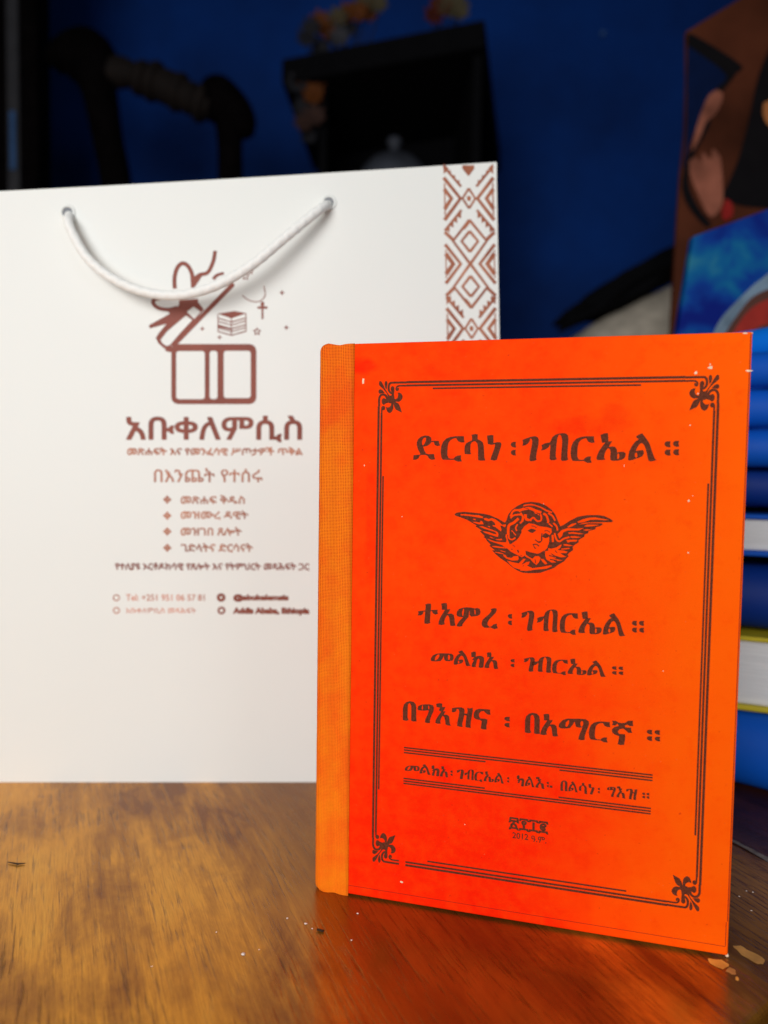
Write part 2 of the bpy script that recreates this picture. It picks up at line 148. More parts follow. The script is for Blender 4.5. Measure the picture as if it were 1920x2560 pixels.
CHERUB = '+5384 15136,5465 15204,5732 15244,6080 15221,6466 15190,6690 15144,6974 15031,7237 14889,7295 14980,7350 15183,7485 15367,7679 15513,7913 15630,8148 15668,8422 15643,8657 15557,8854 15423,9014 15229,9116 14995,9198 14819,9292 14861,9518 15026,9781 15172,10082 15239,10458 15258,10683 15229,10872 15145,10985 15071,10950 15019,10689 15011,10013 14975,9826 14898,10165 14956,10634 14970,10635 14923,10544 14862,10413 14830,10397 14752,10173 14681,10156 14602,10044 14559,10027 14472,9897 14396,9841 14347,9843 14268,9693 14164,9642 14102,9660 13985,9548 13901,9473 13818,9513 13761,9420 13657,9364 13576,9137 13426,9024 13321,8755 13209,8523 13117,8131 13086,7894 13099,7694 13178,7492 13311,7329 13445,7085 13597,6922 13732,6798 13861,6899 13865,6693 14028,6745 14062,6609 14195,6554 14287,6464 14345,6524 14363,6338 14544,6411 14571,6172 14722,6212 14756,5985 14879,5840 14957,5592 15043,5426 15088;-5610 15156,5774 15161,6082 15139,6285 15134,6449 15078,6429 15026,6287 15043,6001 15085,5714 15108,5611 15105;-6460 15027,6550 15040,6652 15003,6752 15046,6894 15000,7036 14903,7139 14805,7278 14830,7270 14759,7221 14717,7160 14765,7069 14783,7122 14643,7104 14561,7002 14639,6900 14716,6799 14744,6798 14784,6899 14777,6866 14877,6754 14955,6634 14921,6491 14967;-6064 14995,6166 14998,6177 14948,6106 14946;-6056 14883,6189 14887,6321 14861,6360 14933,6411 14914,6475 14804,6292 14799,6128 14844;-6294 14727,6436 14732,6599 14676,6802 14612,6984 14537,7016 14457,6998 14355,6867 14391,6664 14445,6501 14500,6429 14549,6561 14543,6703 14517,6825 14471,6946 14455,6904 14534,6702 14588,6498 14643;-6617 14748,6698 14740,6709 14700,6638 14718;-6676 14354,6747 14356,6869 14290,6768 14306;-6910 14281,7070 14287,7130 14309,7161 14250,7071 14236,6950 14252;-6597 14290,6709 14253,6912 14190,7113 14177,7293 14174,7310 14286,7269 14365,7276 14466,7326 14468,7350 14287,7434 14088,7416 14017,7276 14032,7074 14095,6872 14148,6710 14203;-6764 14012,6915 14028,7116 14005,7397 13976,7278 13951,7037 13961,6836 13984;-7096 13849,7124 13842,7164 13832,7209 13822,7250 13812,7277 13805,7284 13833,7257 13840,7216 13849,7171 13860,7131 13870,7103 13876;-6880 13813,7041 13805,7202 13765,7223 13736,7042 13759,6900 13794;-7193 13724,7283 13718,7345 13630,7505 13616,7583 13680,7741 13697,7764 13597,7725 13535,7527 13516,7326 13578,7224 13655;-7465 15101,7479 15134,7497 15180,7519 15230,7543 15273,7567 15300,7593 15312,7628 15318,7673 15319,7727 15321,7788 15329,7861 15344,7946 15362,8033 15381,8108 15398,8161 15409,8145 15483,8093 15472,8017 15455,7931 15436,7846 15418,7775 15404,7721 15397,7670 15395,7621 15393,7571 15385,7523 15361,7482 15318,7451 15264,7428 15209,7409 15162,7396 15131;-7455 15034,7472 15052,7493 15077,7518 15103,7546 15125,7578 15140,7625 15151,7685 15160,7747 15164,7799 15161,7826 15152,7835 15137,7839 15103,7836 15057,7828 15011,7820 14977,7812 14959,7800 14945,7784 14932,7767 14921,7754 14911,7792 14860,7803 14868,7821 14880,7843 14898,7865 14925,7880 14958,7890 14999,7898 15049,7902 15104,7895 15158,7864 15204,7811 15224,7747 15228,7679 15223,7614 15214,7559 15201,7514 15180,7476 15151,7447 15120,7425 15094,7409 15078;-7414 14451,7413 14498,7410 14566,7409 14641,7413 14709,7423 14754,7438 14776,7462 14794,7497 14811,7540 14832,7584 14860,7624 14896,7666 14935,7705 14974,7739 15007,7762 15030,7696 15099,7673 15076,7639 15043,7601 15005,7561 14968,7526 14937,7494 14916,7456 14898,7413 14876,7369 14843,7335 14790,7318 14721,7314 14642,7315 14563,7318 14494,7319 14448;-7696 14613,7688 14630,7677 14652,7665 14677,7658 14700,7656 14717,7662 14736,7674 14761,7691 14787,7707 14810,7718 14827,7672 14858,7661 14842,7645 14818,7626 14789,7610 14757,7601 14722,7604 14688,7614 14656,7627 14627,7639 14604,7646 14588;-7358 14469,7358 14449,7358 14419,7358 14383,7363 14347,7375 14314,7397 14290,7423 14273,7452 14261,7482 14255,7514 14255,7546 14266,7577 14284,7605 14305,7628 14323,7643 14335,7611 14380,7594 14368,7571 14350,7546 14331,7523 14317,7505 14311,7489 14311,7469 14315,7449 14323,7433 14334,7423 14344,7417 14360,7414 14388,7413 14420,7414 14449,7414 14471;-7467 14601,7492 14574,7529 14534,7569 14491,7606 14452,7630 14425,7659 14453,7635 14479,7598 14519,7558 14562,7521 14602,7497 14628;-7949 15211,7949 15188,7949 15154,7951 15112,7959 15069,7981 15029,8020 15003,8065 14988,8111 14977,8150 14970,8177 14965,8191 15031,8163 15037,8125 15044,8083 15053,8048 15065,8030 15076,8022 15091,8017 15120,8016 15155,8016 15189,8016 15213;-7882 15490,7908 15497,7946 15507,7989 15518,8034 15528,8074 15534,8115 15536,8159 15535,8203 15533,8240 15530,8267 15529,8269 15569,8243 15570,8205 15573,8161 15575,8114 15576,8070 15574,8026 15567,7980 15557,7936 15546,7898 15535,7872 15528;-7762 15250,7778 15228,7801 15198,7826 15164,7847 15130,7860 15101,7863 15074,7860 15041,7854 15007,7847 14976,7843 14953,7897 14943,7901 14965,7908 14996,7915 15034,7918 15075,7913 15117,7896 15157,7872 15196,7845 15232,7822 15262,7806 15283;-7348 13508,7528 13466,7768 13426,7922 13604,8011 13598,7868 13380,8043 13488,8160 13514,8123 13412,7927 13362,7891 13240,8206 13254,8324 13240,8208 13184,7832 13197,7593 13266,7450 13381;-7838 14635,7933 14778,8088 14891,8285 14870,8482 14796,8716 14776,8891 14730,8906 14591,8820 14469,8825 14270,8792 14069,8660 13904,8428 13803,8192 13845,7994 13897,8017 13757,7881 13651,7681 13743,7480 13836,7317 13971,7156 14046,7473 14119,7669 14267,7765 14391,7840 14555;-7907 15211,7910 15184,7914 15145,7921 15099,7931 15054,7950 15016,7980 14990,8013 14976,8048 14969,8083 14969,8118 14975,8153 14992,8185 15017,8213 15043,8235 15062,8247 15069,8247 15068,8249 15066,8258 15055,8270 15038,8287 15021,8303 15007,8321 14991,8340 14975,8364 14959,8391 14949,8419 14946,8448 14948,8477 14955,8505 14966,8529 14984,8546 15010,8554 15039,8558 15067,8558 15095,8557 15122,8552 15151,8543 15179,8533 15206,8525 15227,8519 15242,8462 15219,8468 15203,8476 15182,8485 15159,8492 15135,8496 15115,8497 15094,8496 15072,8494 15051,8489 15035,8485 15027,8476 15021,8460 15015,8440 15011,8420 15009,8404 15011,8392 15015,8377 15025,8361 15039,8344 15055,8328 15068,8317 15080,8306 15094,8291 15112,8267 15128,8232 15130,8200 15114,8172 15090,8145 15065,8120 15045,8100 15035,8079 15032,8054 15032,8031 15037,8012 15045,8000 15054,7990 15075,7982 15111,7976 15153,7972 15192,7968 15219;-8575 15220,8592 15213,8614 15205,8636 15196,8655 15184,8670 15169,8685 15141,8701 15101,8716 15057,8727 15015,8734 14985,8735 14970,8734 14965,8731 14960,8724 14952,8719 14943,8783 14904,8785 14908,8793 14918,8803 14938,8809 14966,8808 14998,8799 15035,8787 15080,8771 15128,8752 15174,8730 15214,8702 15244,8670 15264,8641 15277,8618 15285,8603 15291;-8748 15256,8770 15242,8802 15223,8837 15201,8871 15177,8897 15154,8918 15126,8938 15090,8956 15053,8972 15019,8984 14996,9038 15024,9027 15047,9011 15081,8992 15120,8969 15160,8942 15196,8909 15227,8871 15254,8833 15277,8801 15296,8779 15310;-8928 14905,8944 14891,8968 14872,8993 14849,9016 14826,9033 14804,9045 14778,9056 14745,9065 14711,9072 14680,9077 14657,9136 14673,9131 14695,9124 14726,9114 14764,9102 14802,9085 14837,9062 14868,9034 14896,9007 14920,8983 14940,8967 14953;-7901 15508,7937 15516,7988 15527,8047 15539,8107 15547,8161 15548,8214 15541,8270 15527,8327 15509,8379 15492,8422 15477,8456 15466,8482 15457,8502 15448,8519 15441,8532 15436,8548 15477,8536 15483,8519 15490,8498 15499,8470 15509,8436 15520,8392 15534,8340 15552,8282 15570,8222 15585,8163 15593,8103 15592,8040 15583,7979 15571,7928 15560,7892 15553;-8526 15431,8546 15419,8575 15402,8609 15382,8647 15362,8685 15344,8726 15328,8773 15312,8819 15297,8858 15285,8886 15276,8903 15332,8875 15341,8835 15353,8790 15367,8745 15383,8707 15398,8672 15414,8636 15433,8603 15453,8575 15470,8554 15482;-7745 15280,7769 15293,7802 15310,7839 15330,7878 15348,7914 15361,7949 15371,7986 15380,8022 15387,8057 15389,8092 15387,8129 15378,8170 15363,8215 15344,8261 15323,8307 15305,8353 15290,8400 15275,8445 15261,8482 15250,8509 15242,8535 15333,8508 15341,8471 15352,8427 15365,8381 15380,8338 15394,8296 15411,8252 15430,8205 15451,8156 15469,8106 15481,8057 15484,8011 15481,7967 15473,7926 15463,7885 15451,7842 15436,7799 15416,7759 15395,7725 15377,7702 15365;-8269 15272,8293 15259,8328 15240,8367 15219,8402 15200,8426 15186,8446 15226,8423 15239,8388 15258,8349 15280,8314 15299,8290 15312;-8780 14883,8800 14866,8831 14842,8864 14815,8894 14791,8914 14775,8944 14813,8924 14830,8894 14854,8860 14881,8830 14905,8810 14922;-9779 14999,9959 15094,10171 15155,10383 15173,10596 15135,10850 15098,10703 15076,10428 15096,10216 15079,10005 14995,9813 14956;-9440 14810,9577 14915,9727 14953,9749 14921,9622 14839,9473 14778;-10009 14851,10114 14910,10284 14915,10539 14912,10349 14862,10095 14832;-9969 14716,10097 14743,10289 14738,10099 14687;-9157 14420,9110 14531,9237 14681,9451 14766,9754 14754,10010 14784,9841 14690,9454 14677,9304 14605,9264 14469,9180 14376;-9466 14610,9650 14628,9865 14602,10038 14574,9845 14556,9608 14570,9500 14556;-9546 14479,9718 14485,9934 14459,9763 14420,9569 14424;-9419 14340,9657 14360,9797 14354,9766 14297,9551 14278,9465 14241;-9315 14180,9402 14194,9662 14148,9512 14120,9338 14136;-9232 14019,9513 14064,9557 14032,9428 14005,9255 13987;-8971 14563,8980 14531,8992 14483,9007 14429,9025 14376,9045 14334,9067 14303,9092 14279,9120 14261,9152 14251,9187 14251,9223 14264,9255 14287,9285 14312,9315 14336,9345 14354,9381 14368,9424 14383,9467 14396,9506 14407,9533 14415,9517 14475,9490 14467,9451 14456,9406 14443,9361 14427,9319 14410,9281 14388,9248 14361,9219 14337,9195 14320,9177 14313,9162 14314,9146 14319,9130 14329,9113 14345,9098 14366,9082 14400,9066 14448,9051 14500,9039 14548,9030 14581;-8899 14499,8902 14460,8906 14402,8910 14338,8914 14281,8917 14241,8991 14248,8988 14287,8984 14344,8980 14408,8976 14466,8973 14505;-8795 14024,8905 14006,9079 14058,9207 14153,9272 14178,9210 14041,9125 13970,9343 13956,9474 13917,9432 13870,9215 13861,9347 13777,9435 13736,9262 13706,9043 13764,8887 13848,8910 13804,9088 13687,8957 13682,9133 13633,9330 13608,9135 13577,8959 13603,9093 13519,8918 13511,8740 13616,8692 13749,8688 13907,8797 13934;-7818 13165,7948 13354,8101 13475,8147 13420,8060 13359,8262 13277,8592 13338,8920 13421,8943 13377,8748 13277,8374 13226,8042 13164;-7939 13752,8028 13744,8141 13669,8254 13618,8340 13712,8473 13718,8540 13653,8478 13491,8392 13397,8256 13504,8165 13614,8030 13665;-8541 13630,8652 13612,8787 13460,8700 13433,8587 13541;+8052 14630,8183 14707,8317 14673,8357 14640,8231 14546,8142 14565;+8179 14790,8195 14788,8217 14786,8243 14782,8267 14778,8287 14772,8303 14764,8319 14754,8334 14742,8346 14732,8356 14725,8372 14746,8363 14753,8350 14764,8334 14776,8316 14788,8296 14798,8273 14804,8247 14809,8221 14813,8198 14815,8182 14817;+8607 14513,8694 14566,8860 14477,8764 14395,8677 14376,8576 14422;+8547 14559,8544 14529,8539 14486,8535 14437,8531 14390,8530 14353,8532 14326,8537 14306,8543 14290,8548 14281,8551 14274,8587 14290,8584 14299,8579 14308,8574 14318,8571 14333,8569 14354,8571 14388,8574 14434,8579 14482,8583 14525,8586 14555;+8653 14615,8665 14620,8681 14628,8699 14635,8717 14640,8733 14640,8753 14632,8777 14619,8802 14603,8824 14588,8840 14578,8854 14601,8838 14611,8816 14626,8790 14642,8763 14657,8738 14666,8714 14666,8691 14661,8671 14652,8655 14645,8643 14640;+8315 14297,8330 14285,8351 14267,8377 14247,8406 14230,8434 14219,8461 14217,8489 14220,8516 14228,8540 14239,8560 14256,8574 14280,8581 14308,8585 14336,8587 14359,8588 14375,8553 14379,8552 14362,8550 14339,8547 14314,8541 14293,8534 14279,8522 14270,8504 14261,8483 14255,8461 14253,8442 14254,8422 14262,8398 14277,8373 14296,8352 14314,8336 14326;+8533 14229,8528 14216,8515 14206,8495 14198,8472 14195,8448 14196,8428 14202,8414 14212,8409 14224,8414 14236,8427 14247,8447 14255,8470 14258,8494 14256,8514 14250,8528 14241;+8245 14107,8264 14111,8290 14117,8319 14122,8347 14125,8369 14124,8388 14116,8410 14102,8431 14086,8449 14070,8462 14059,8487 14091,8474 14102,8456 14118,8433 14136,8407 14152,8378 14163,8347 14166,8314 14162,8283 14157,8256 14151,8238 14147;+8261 14099,8268 14083,8279 14059,8291 14032,8304 14008,8318 13989,8338 13982,8355 13986,8368 13995,8376 14002,8381 14006,8363 14032,8357 14027,8349 14020,8342 14015,8339 14013,8339 14013,8331 14025,8319 14047,8307 14073,8297 14096,8289 14113;+8014 13880,8249 13817,8449 13796,8665 13940,8538 13754,8339 13735,8208 13684,8050 13768;+8826 14454,8826 14422,8827 14377,8827 14325,8826 14274,8821 14231,8812 14194,8798 14157,8783 14124,8770 14095,8760 14074,8784 14063,8793 14084,8807 14112,8822 14147,8837 14186,8847 14226,8852 14272,8853 14325,8853 14377,8853 14423,8852 14454;+8063 15094,8159 15255,8214 15268,8238 15178,8129 15085;+8314 15225,8391 15250,8434 15026,8385 15047,8349 15159;+9028 13935,9039 13923,9054 13906,9070 13888,9086 13870,9096 13859,9115 13877,9105 13889,9090 13906,9073 13925,9058 13942,9048 13953;+8821 13737,8868 13731,8937 13721,9013 13710,9082 13700,9129 13694,9134 13730,9087 13736,9019 13746,8942 13757,8873 13766,8827 13773;+8868 13604,8905 13599,8959 13591,9019 13582,9073 13575,9110 13569,9115 13605,9079 13610,9025 13618,8965 13627,8911 13634,8874 13640;+8330 13596,8334 13575,8339 13545,8346 13512,8351 13481,8355 13461,8381 13467,8377 13487,8372 13517,8365 13551,8360 13581,8356 13601;+7619 14880,7606 14873,7584 14862,7558 14845,7531 14821,7515 14783,7515 14741,7525 14696,7539 14651,7552 14613,7559 14587,7624 14608,7616 14635,7603 14673,7591 14714,7582 14751,7581 14772,7585 14780,7598 14791,7616 14802,7637 14812,7652 14821;+7480 14544,7489 14522,7503 14491,7519 14457,7533 14426,7543 14405,7590 14427,7580 14448,7566 14479,7550 14514,7536 14545,7527 14566;+7692 13909,7697 13894,7704 13872,7712 13847,7719 13825,7724 13810,7773 13827,7768 13842,7761 13864,7753 13889,7746 13911,7741 13926;+7527 14084,7541 14073,7562 14055,7584 14036,7605 14019,7619 14007,7631 14023,7617 14034,7597 14052,7574 14071,7554 14088,7540 14100;+7539 13935,7537 13929,7530 13923,7520 13919,7508 13917,7496 13918,7485 13921,7478 13926,7476 13932,7478 13939,7485 13944,7495 13948,7507 13950,7519 13949,7530 13946,7537 13941;+7816 13723,7826 13719,7839 13713,7854 13706,7867 13700,7876 13696,7883 13710,7874 13714,7861 13721,7846 13728,7832 13734,7823 13738;+7533 15285,7528 15271,7519 15249,7510 15225,7507 15201,7531 15186,7558 15200,7594 15225,7633 15256,7669 15284,7692 15303,7676 15325,7652 15306,7616 15278,7577 15248,7543 15223,7525 15213,7535 15207,7537 15218,7545 15239,7554 15261,7559 15275;+7669 15116,7682 15102,7700 15083,7720 15061,7738 15041,7751 15028,7788 15063,7776 15077,7758 15096,7737 15118,7719 15138,7707 15151;+7875 15460,7905 15450,7949 15435,7998 15419,8043 15405,8073 15395,8079 15414,8049 15424,8004 15438,7955 15454,7911 15469,7881 15479'
LOGO = '+13035 23207,13209 23164,13337 23039,13385 22867,13397 20465,13351 20289,13223 20159,13049 20109,9353 20046,9179 20090,9052 20215,9006 20388,9009 22781,9055 22955,9182 23084,9355 23134;-10589 22798,10658 22781,10709 22731,10728 22663,10731 20467,10712 20397,10661 20345,10591 20325,9395 20304,9326 20322,9275 20372,9256 20441,9258 22634,9276 22704,9327 22755,9396 22775;-11241 22825,11311 22808,11362 22758,11381 22689,11385 20478,11367 20408,11316 20356,11246 20336,11121 20334,11051 20352,11000 20402,10981 20471,10978 22681,10996 22751,11047 22803,11116 22822;-12953 22858,13023 22841,13074 22791,13093 22722,13103 20564,13084 20494,13033 20442,12963 20422,11846 20403,11776 20420,11725 20470,11706 20540,11700 22695,11719 22765,11770 22817,11839 22837;+9162 22944,10702 24546,12239 26144,12070 26304,10533 24706,8994 23105;+12238 26212,12229 26167,12204 26129,12166 26103,12121 26093,12075 26101,12037 26125,12012 26162,12002 26207,12011 26252,12037 26290,12075 26316,12120 26326,12165 26318,12203 26294,12229 26257;+9425 25374,10357 25463,10669 24920,10255 24394,9009 22989,8663 22878,8352 23149,8215 23422,8388 23701,8768 24157,7905 23898,7871 24069,8941 24677,8769 24845,9356 24995;+8683 22784,8711 22774,8754 22757,8814 22736,8889 22718,8974 22712,9065 22721,9161 22739,9253 22760,9331 22779,9384 22792,9326 23061,9271 23048,9194 23029,9109 23009,9030 22994,8974 22988,8937 22991,8897 23001,8855 23016,8815 23032,8781 23045;-8456 23323,8802 23778,9770 24605,10082 24377,9424 23653,8954 23091,8767 23019,8559 23153;-10150 25067,10517 24799,10185 24427,9805 24784;-10358 25326,10807 25576,11152 25652,10683 24920;+10212 25286,10593 24861,10676 24935,10295 25360;+9332 25087,9265 25069,9173 25042,9068 25013,8962 24990,8868 24977,8777 24976,8680 24981,8585 24993,8497 25010,8424 25031,8362 25057,8307 25090,8259 25126,8221 25163,8195 25195,8181 25221,8174 25244,8173 25261,8175 25269,8181 25277,8202 25291,8244 25310,8303 25328,8380 25345,8472 25361,8588 25377,8727 25391,8876 25403,9019 25410,9143 25409,9252 25399,9359 25380,9459 25357,9544 25335,9608 25319,9657 25507,9595 25521,9509 25544,9402 25568,9282 25590,9156 25601,9019 25602,8868 25595,8714 25583,8570 25568,8448 25551,8347 25534,8258 25514,8180 25490,8111 25458,8050 25415,8003 25352,7981 25279,7984 25208,8003 25143,8034 25085,8077 25031,8131 24979,8197 24929,8272 24885,8356 24849,8449 24823,8551 24803,8659 24790,8769 24784,8878 24785,8992 24800,9110 24826,9222 24857,9315 24884,9380 24902;-8356 25248,8804 25340,9287 25268,9425 25168,9287 25062,8804 25031,8425 25112;+9294 25961,9290 26036,9282 26142,9275 26263,9274 26384,9280 26492,9296 26594,9318 26701,9346 26804,9378 26895,9413 26968,9451 27027,9495 27077,9539 27115,9578 27138,9606 27146,9633 27144,9673 27129,9721 27099,9769 27059,9813 27012,9852 26956,9891 26885,9926 26805,9956 26719,9979 26634,9995 26538,10004 26426,10008 26312,10009 26211,10012 26139,10219 26150,10216 26220,10215 26322,10210 26442,10200 26567,10182 26681,10154 26784,10119 26883,10077 26978,10029 27066,9975 27143,9914 27209,9844 27267,9768 27313,9683 27344,9590 27350,9501 27326,9421 27281,9350 27220,9287 27148,9232 27064,9187 26968,9149 26860,9117 26744,9093 26626,9075 26508,9067 26384,9069 26251,9076 26125,9083 26018,9088 25944;+9977 26655,10253 26490,10667 26739,10529 26531,10253 26113,10033 25902;+10215 26350,10256 26388,10312 26442,10376 26500,10443 26555,10502 26594,10560 26615,10638 26627,10733 26642,10839 26675,10940 26744,11021 26844,11088 26962,11147 27089,11198 27217,11241 27340,11276 27465,11303 27599,11322 27724,11336 27830,11347 27904,11156 27928,11145 27852,11131 27747,11112 27627,11088 27505,11057 27393,11017 27281,10969 27161,10916 27046,10861 26948,10808 26881,10758 26847,10694 26829,10612 26817,10516 26801,10418 26765,10330 26708,10251 26644,10181 26580,10124 26525,10085 26489;+11219 26419,11244 26452,11277 26496,11316 26543,11356 26586,11397 26619,11451 26645,11523 26672,11601 26695,11671 26715,11720 26731,11686 26863,11637 26852,11566 26836,11482 26815,11396 26788,11319 26754,11252 26708,11195 26655,11147 26604,11110 26561,11083 26533;+14848 25871,14736 25825,14692 25712,14647 25823,14534 25864,14646 25910,14690 26022,14735 25912;+15073 24093,14968 24050,14927 23944,14885 24048,14780 24087,14885 24130,14925 24235,14968 24132;+10736 23949,10639 23909,10601 23812,10563 23907,10466 23943,10563 23983,10601 24081,10639 23985;+11625 23525,11528 23485,11490 23387,11452 23483,11354 23519,11451 23559,11489 23657,11528 23561;+13414 24087,13484 23948,13640 23929,13528 23817,13555 23664,13415 23734,13277 23658,13302 23813,13189 23920,13345 23945;-13414 23969,13449 23900,13527 23890,13471 23834,13485 23758,13415 23793,13346 23755,13359 23832,13302 23885,13380 23898;+12810 26870,12876 26741,13022 26724,12917 26619,12942 26476,12812 26541,12682 26470,12706 26615,12600 26714,12746 26738;-12811 26774,12848 26702,12930 26692,12871 26633,12885 26553,12812 26589,12738 26549,12752 26630,12693 26686,12774 26700;+13052 27109,13109 26996,13237 26981,13145 26890,13168 26764,13053 26821,12939 26759,12961 26885,12868 26972,12995 26994;-13052 27013,13081 26957,13145 26949,13099 26903,13110 26841,13053 26869,12996 26838,13007 26901,12960 26945,13024 26955;+13636 25396,13641 24499,13739 24501,13734 25399;+13430 25020,13945 25031,13944 25155,13429 25144;+13783 25262,13776 25209,13755 25164,13724 25133,13687 25122,13649 25131,13618 25161,13596 25205,13588 25258,13596 25310,13616 25356,13648 25386,13685 25397,13722 25388,13754 25359,13775 25314;+12627 25665,12677 25628,12747 25572,12832 25510,12923 25451,13016 25409,13112 25381,13216 25360,13323 25349,13426 25351,13519 25371,13603 25411,13683 25469,13753 25540,13809 25619,13846 25705,13856 25805,13842 25919,13816 26032,13790 26129,13774 26197,13727 26185,13743 26117,13769 26020,13794 25910,13807 25803,13799 25716,13766 25643,13715 25570,13651 25505,13579 25452,13504 25417,13421 25399,13326 25397,13224 25408,13124 25428,13034 25454,12947 25494,12860 25549,12778 25611,12708 25666,12657 25704;+11376 24728,12263 24884,12868 24780,12091 24501;+11382 24471,12092 24284,12877 24516,12860 24575,12091 24346,11399 24531;+11383 24126,12093 23939,12879 24170,12862 24230,12092 24001,11400 24186;+11383 23794,12094 23607,12880 23838,12863 23898,12093 23669,11400 23854;+11383 24308,12093 24129,12877 24367,12862 24420,12092 24184,11398 24362;+11384 23977,12094 23797,12879 24035,12863 24088,12093 23852,11399 24031;+11377 24142,12127 23984,12128 23894,11378 24045;+11380 24707,11382 23810,11430 23811,11428 24708;+12067 24501,12070 23637,12118 23638,12115 24502;+12816 24765,12820 23860,12868 23861,12864 24766'
PATTERN = '+25523 32696,25546 32159,25259 32431;+22945 32626,22967 32089,23229 32376;+24233 31372,24575 30904,24273 30419,24380 30357,24699 30908,24335 31440;+24338 31375,24036 30890,24377 30422,24275 30354,23912 30887,24231 31437;+24420 30900,24391 30796,24311 30751,24228 30792,24190 30894,24220 30999,24299 31044,24382 31003;+25474 32043,24651 30906,25570 29769,25722 29888,24845 30911,25632 31931;+23047 31978,23960 30888,23138 29708,22978 29819,23766 30883,22899 31857;+24801 30910,24612 30992,24619 30819;+23810 30884,23992 30976,23999 30803;+25474 31465,25108 30918,25519 30331,25690 30450,25318 30924,25647 31346;+23095 31402,23504 30877,23144 30271,22964 30380,23294 30871,22933 31274;+25563 31750,25496 31662,25563 30108,25638 30023;+22983 31681,23057 31597,23118 30046,23051 29958;+24293 29762,25198 28754,24380 27595,24506 27511,25349 28758,24407 29856;+24411 29765,23592 28715,24503 27598,24384 27508,23441 28712,24289 29853;+24350 29809,24359 29601,24105 29292,24034 29398;+24318 29185,24750 28730,24356 28223,24479 28135,24901 28734,24430 29282;+24434 29188,24040 28713,24475 28226,24360 28132,23889 28709,24314 29279;+25336 28759,25737 29160,25607 29284,25206 28883;+23454 28714,23023 29093,23141 29223,23573 28843;+24679 30279,25620 29245,25718 29329,24777 30363;+23983 30261,23132 29183,23028 29263,23879 30340;+24748 30278,24989 30024,24782 29885;+23915 30257,23696 29992,23913 29863;+24961 30050,25203 29796,24996 29656;+23721 30018,23501 29753,23719 29624;+25175 29821,25417 29567,25210 29427;+23527 29780,23307 29515,23525 29386;+25389 29592,25632 29338,25424 29198;+23333 29541,23113 29276,23331 29147;+25626 28645,24851 27571,25717 26532,25854 26644,25031 27575,25772 28540;+23175 28586,24035 27552,23259 26477,23113 26583,23855 27548,23039 28474;+25586 28180,25211 27579,25637 26996,25830 27139,25455 27585,25791 28047;+23253 28125,23676 27544,23300 26943,23096 27077,23433 27538,23060 27982;+25710 28332,25650 28287,25710 26892,25774 26850;+23117 28270,23181 28228,23236 26836,23175 26791;+24597 25254,25450 26406,24502 27615,24383 27525,25298 26402,24475 25345;+24479 25252,23535 26363,24380 27612,24505 27528,23686 26366,24593 25347;+24536 25300,24527 25510,24247 25810,24185 25700;+24573 25836,24999 26409,24526 26990,24410 26896,24847 26405,24452 25928;+24456 25833,23983 26386,24407 26987,24530 26899,24135 26389,24569 25930;+25317 26273,25753 25889,25872 26019,25436 26404;+23678 26237,23275 25835,23146 25959,23548 26362;+25012 24759,25868 25848,25763 25928,24906 24840;+24106 24740,23164 25789,23262 25874,24205 24825;+24975 24844,25196 25112,24976 25243;+24136 24826,23893 25084,24102 25225;+25170 25085,25392 25353,25171 25484;+23921 25059,23679 25316,23887 25457;+25366 25326,25587 25594,25367 25725;+23707 25291,23465 25548,23673 25688;+25561 25567,25782 25835,25562 25966;+23493 25523,23251 25780,23459 25920;+24730 31471,25580 32528,25476 32607,24627 31551;+23834 31448,22902 32455,22999 32539,23931 31532;+24259 32017,24552 32412,24545 32584,24236 32575;+24259 32017,23934 32395,23927 32567,24236 32575;+24735 31526,24921 31755,24748 31866;+23825 31501,23622 31720,23785 31840;+24946 31781,25131 32010,24958 32122;+23594 31745,23391 31963,23554 32084;+25157 32037,25342 32266,25169 32377;+23363 31988,23161 32206,23323 32327'
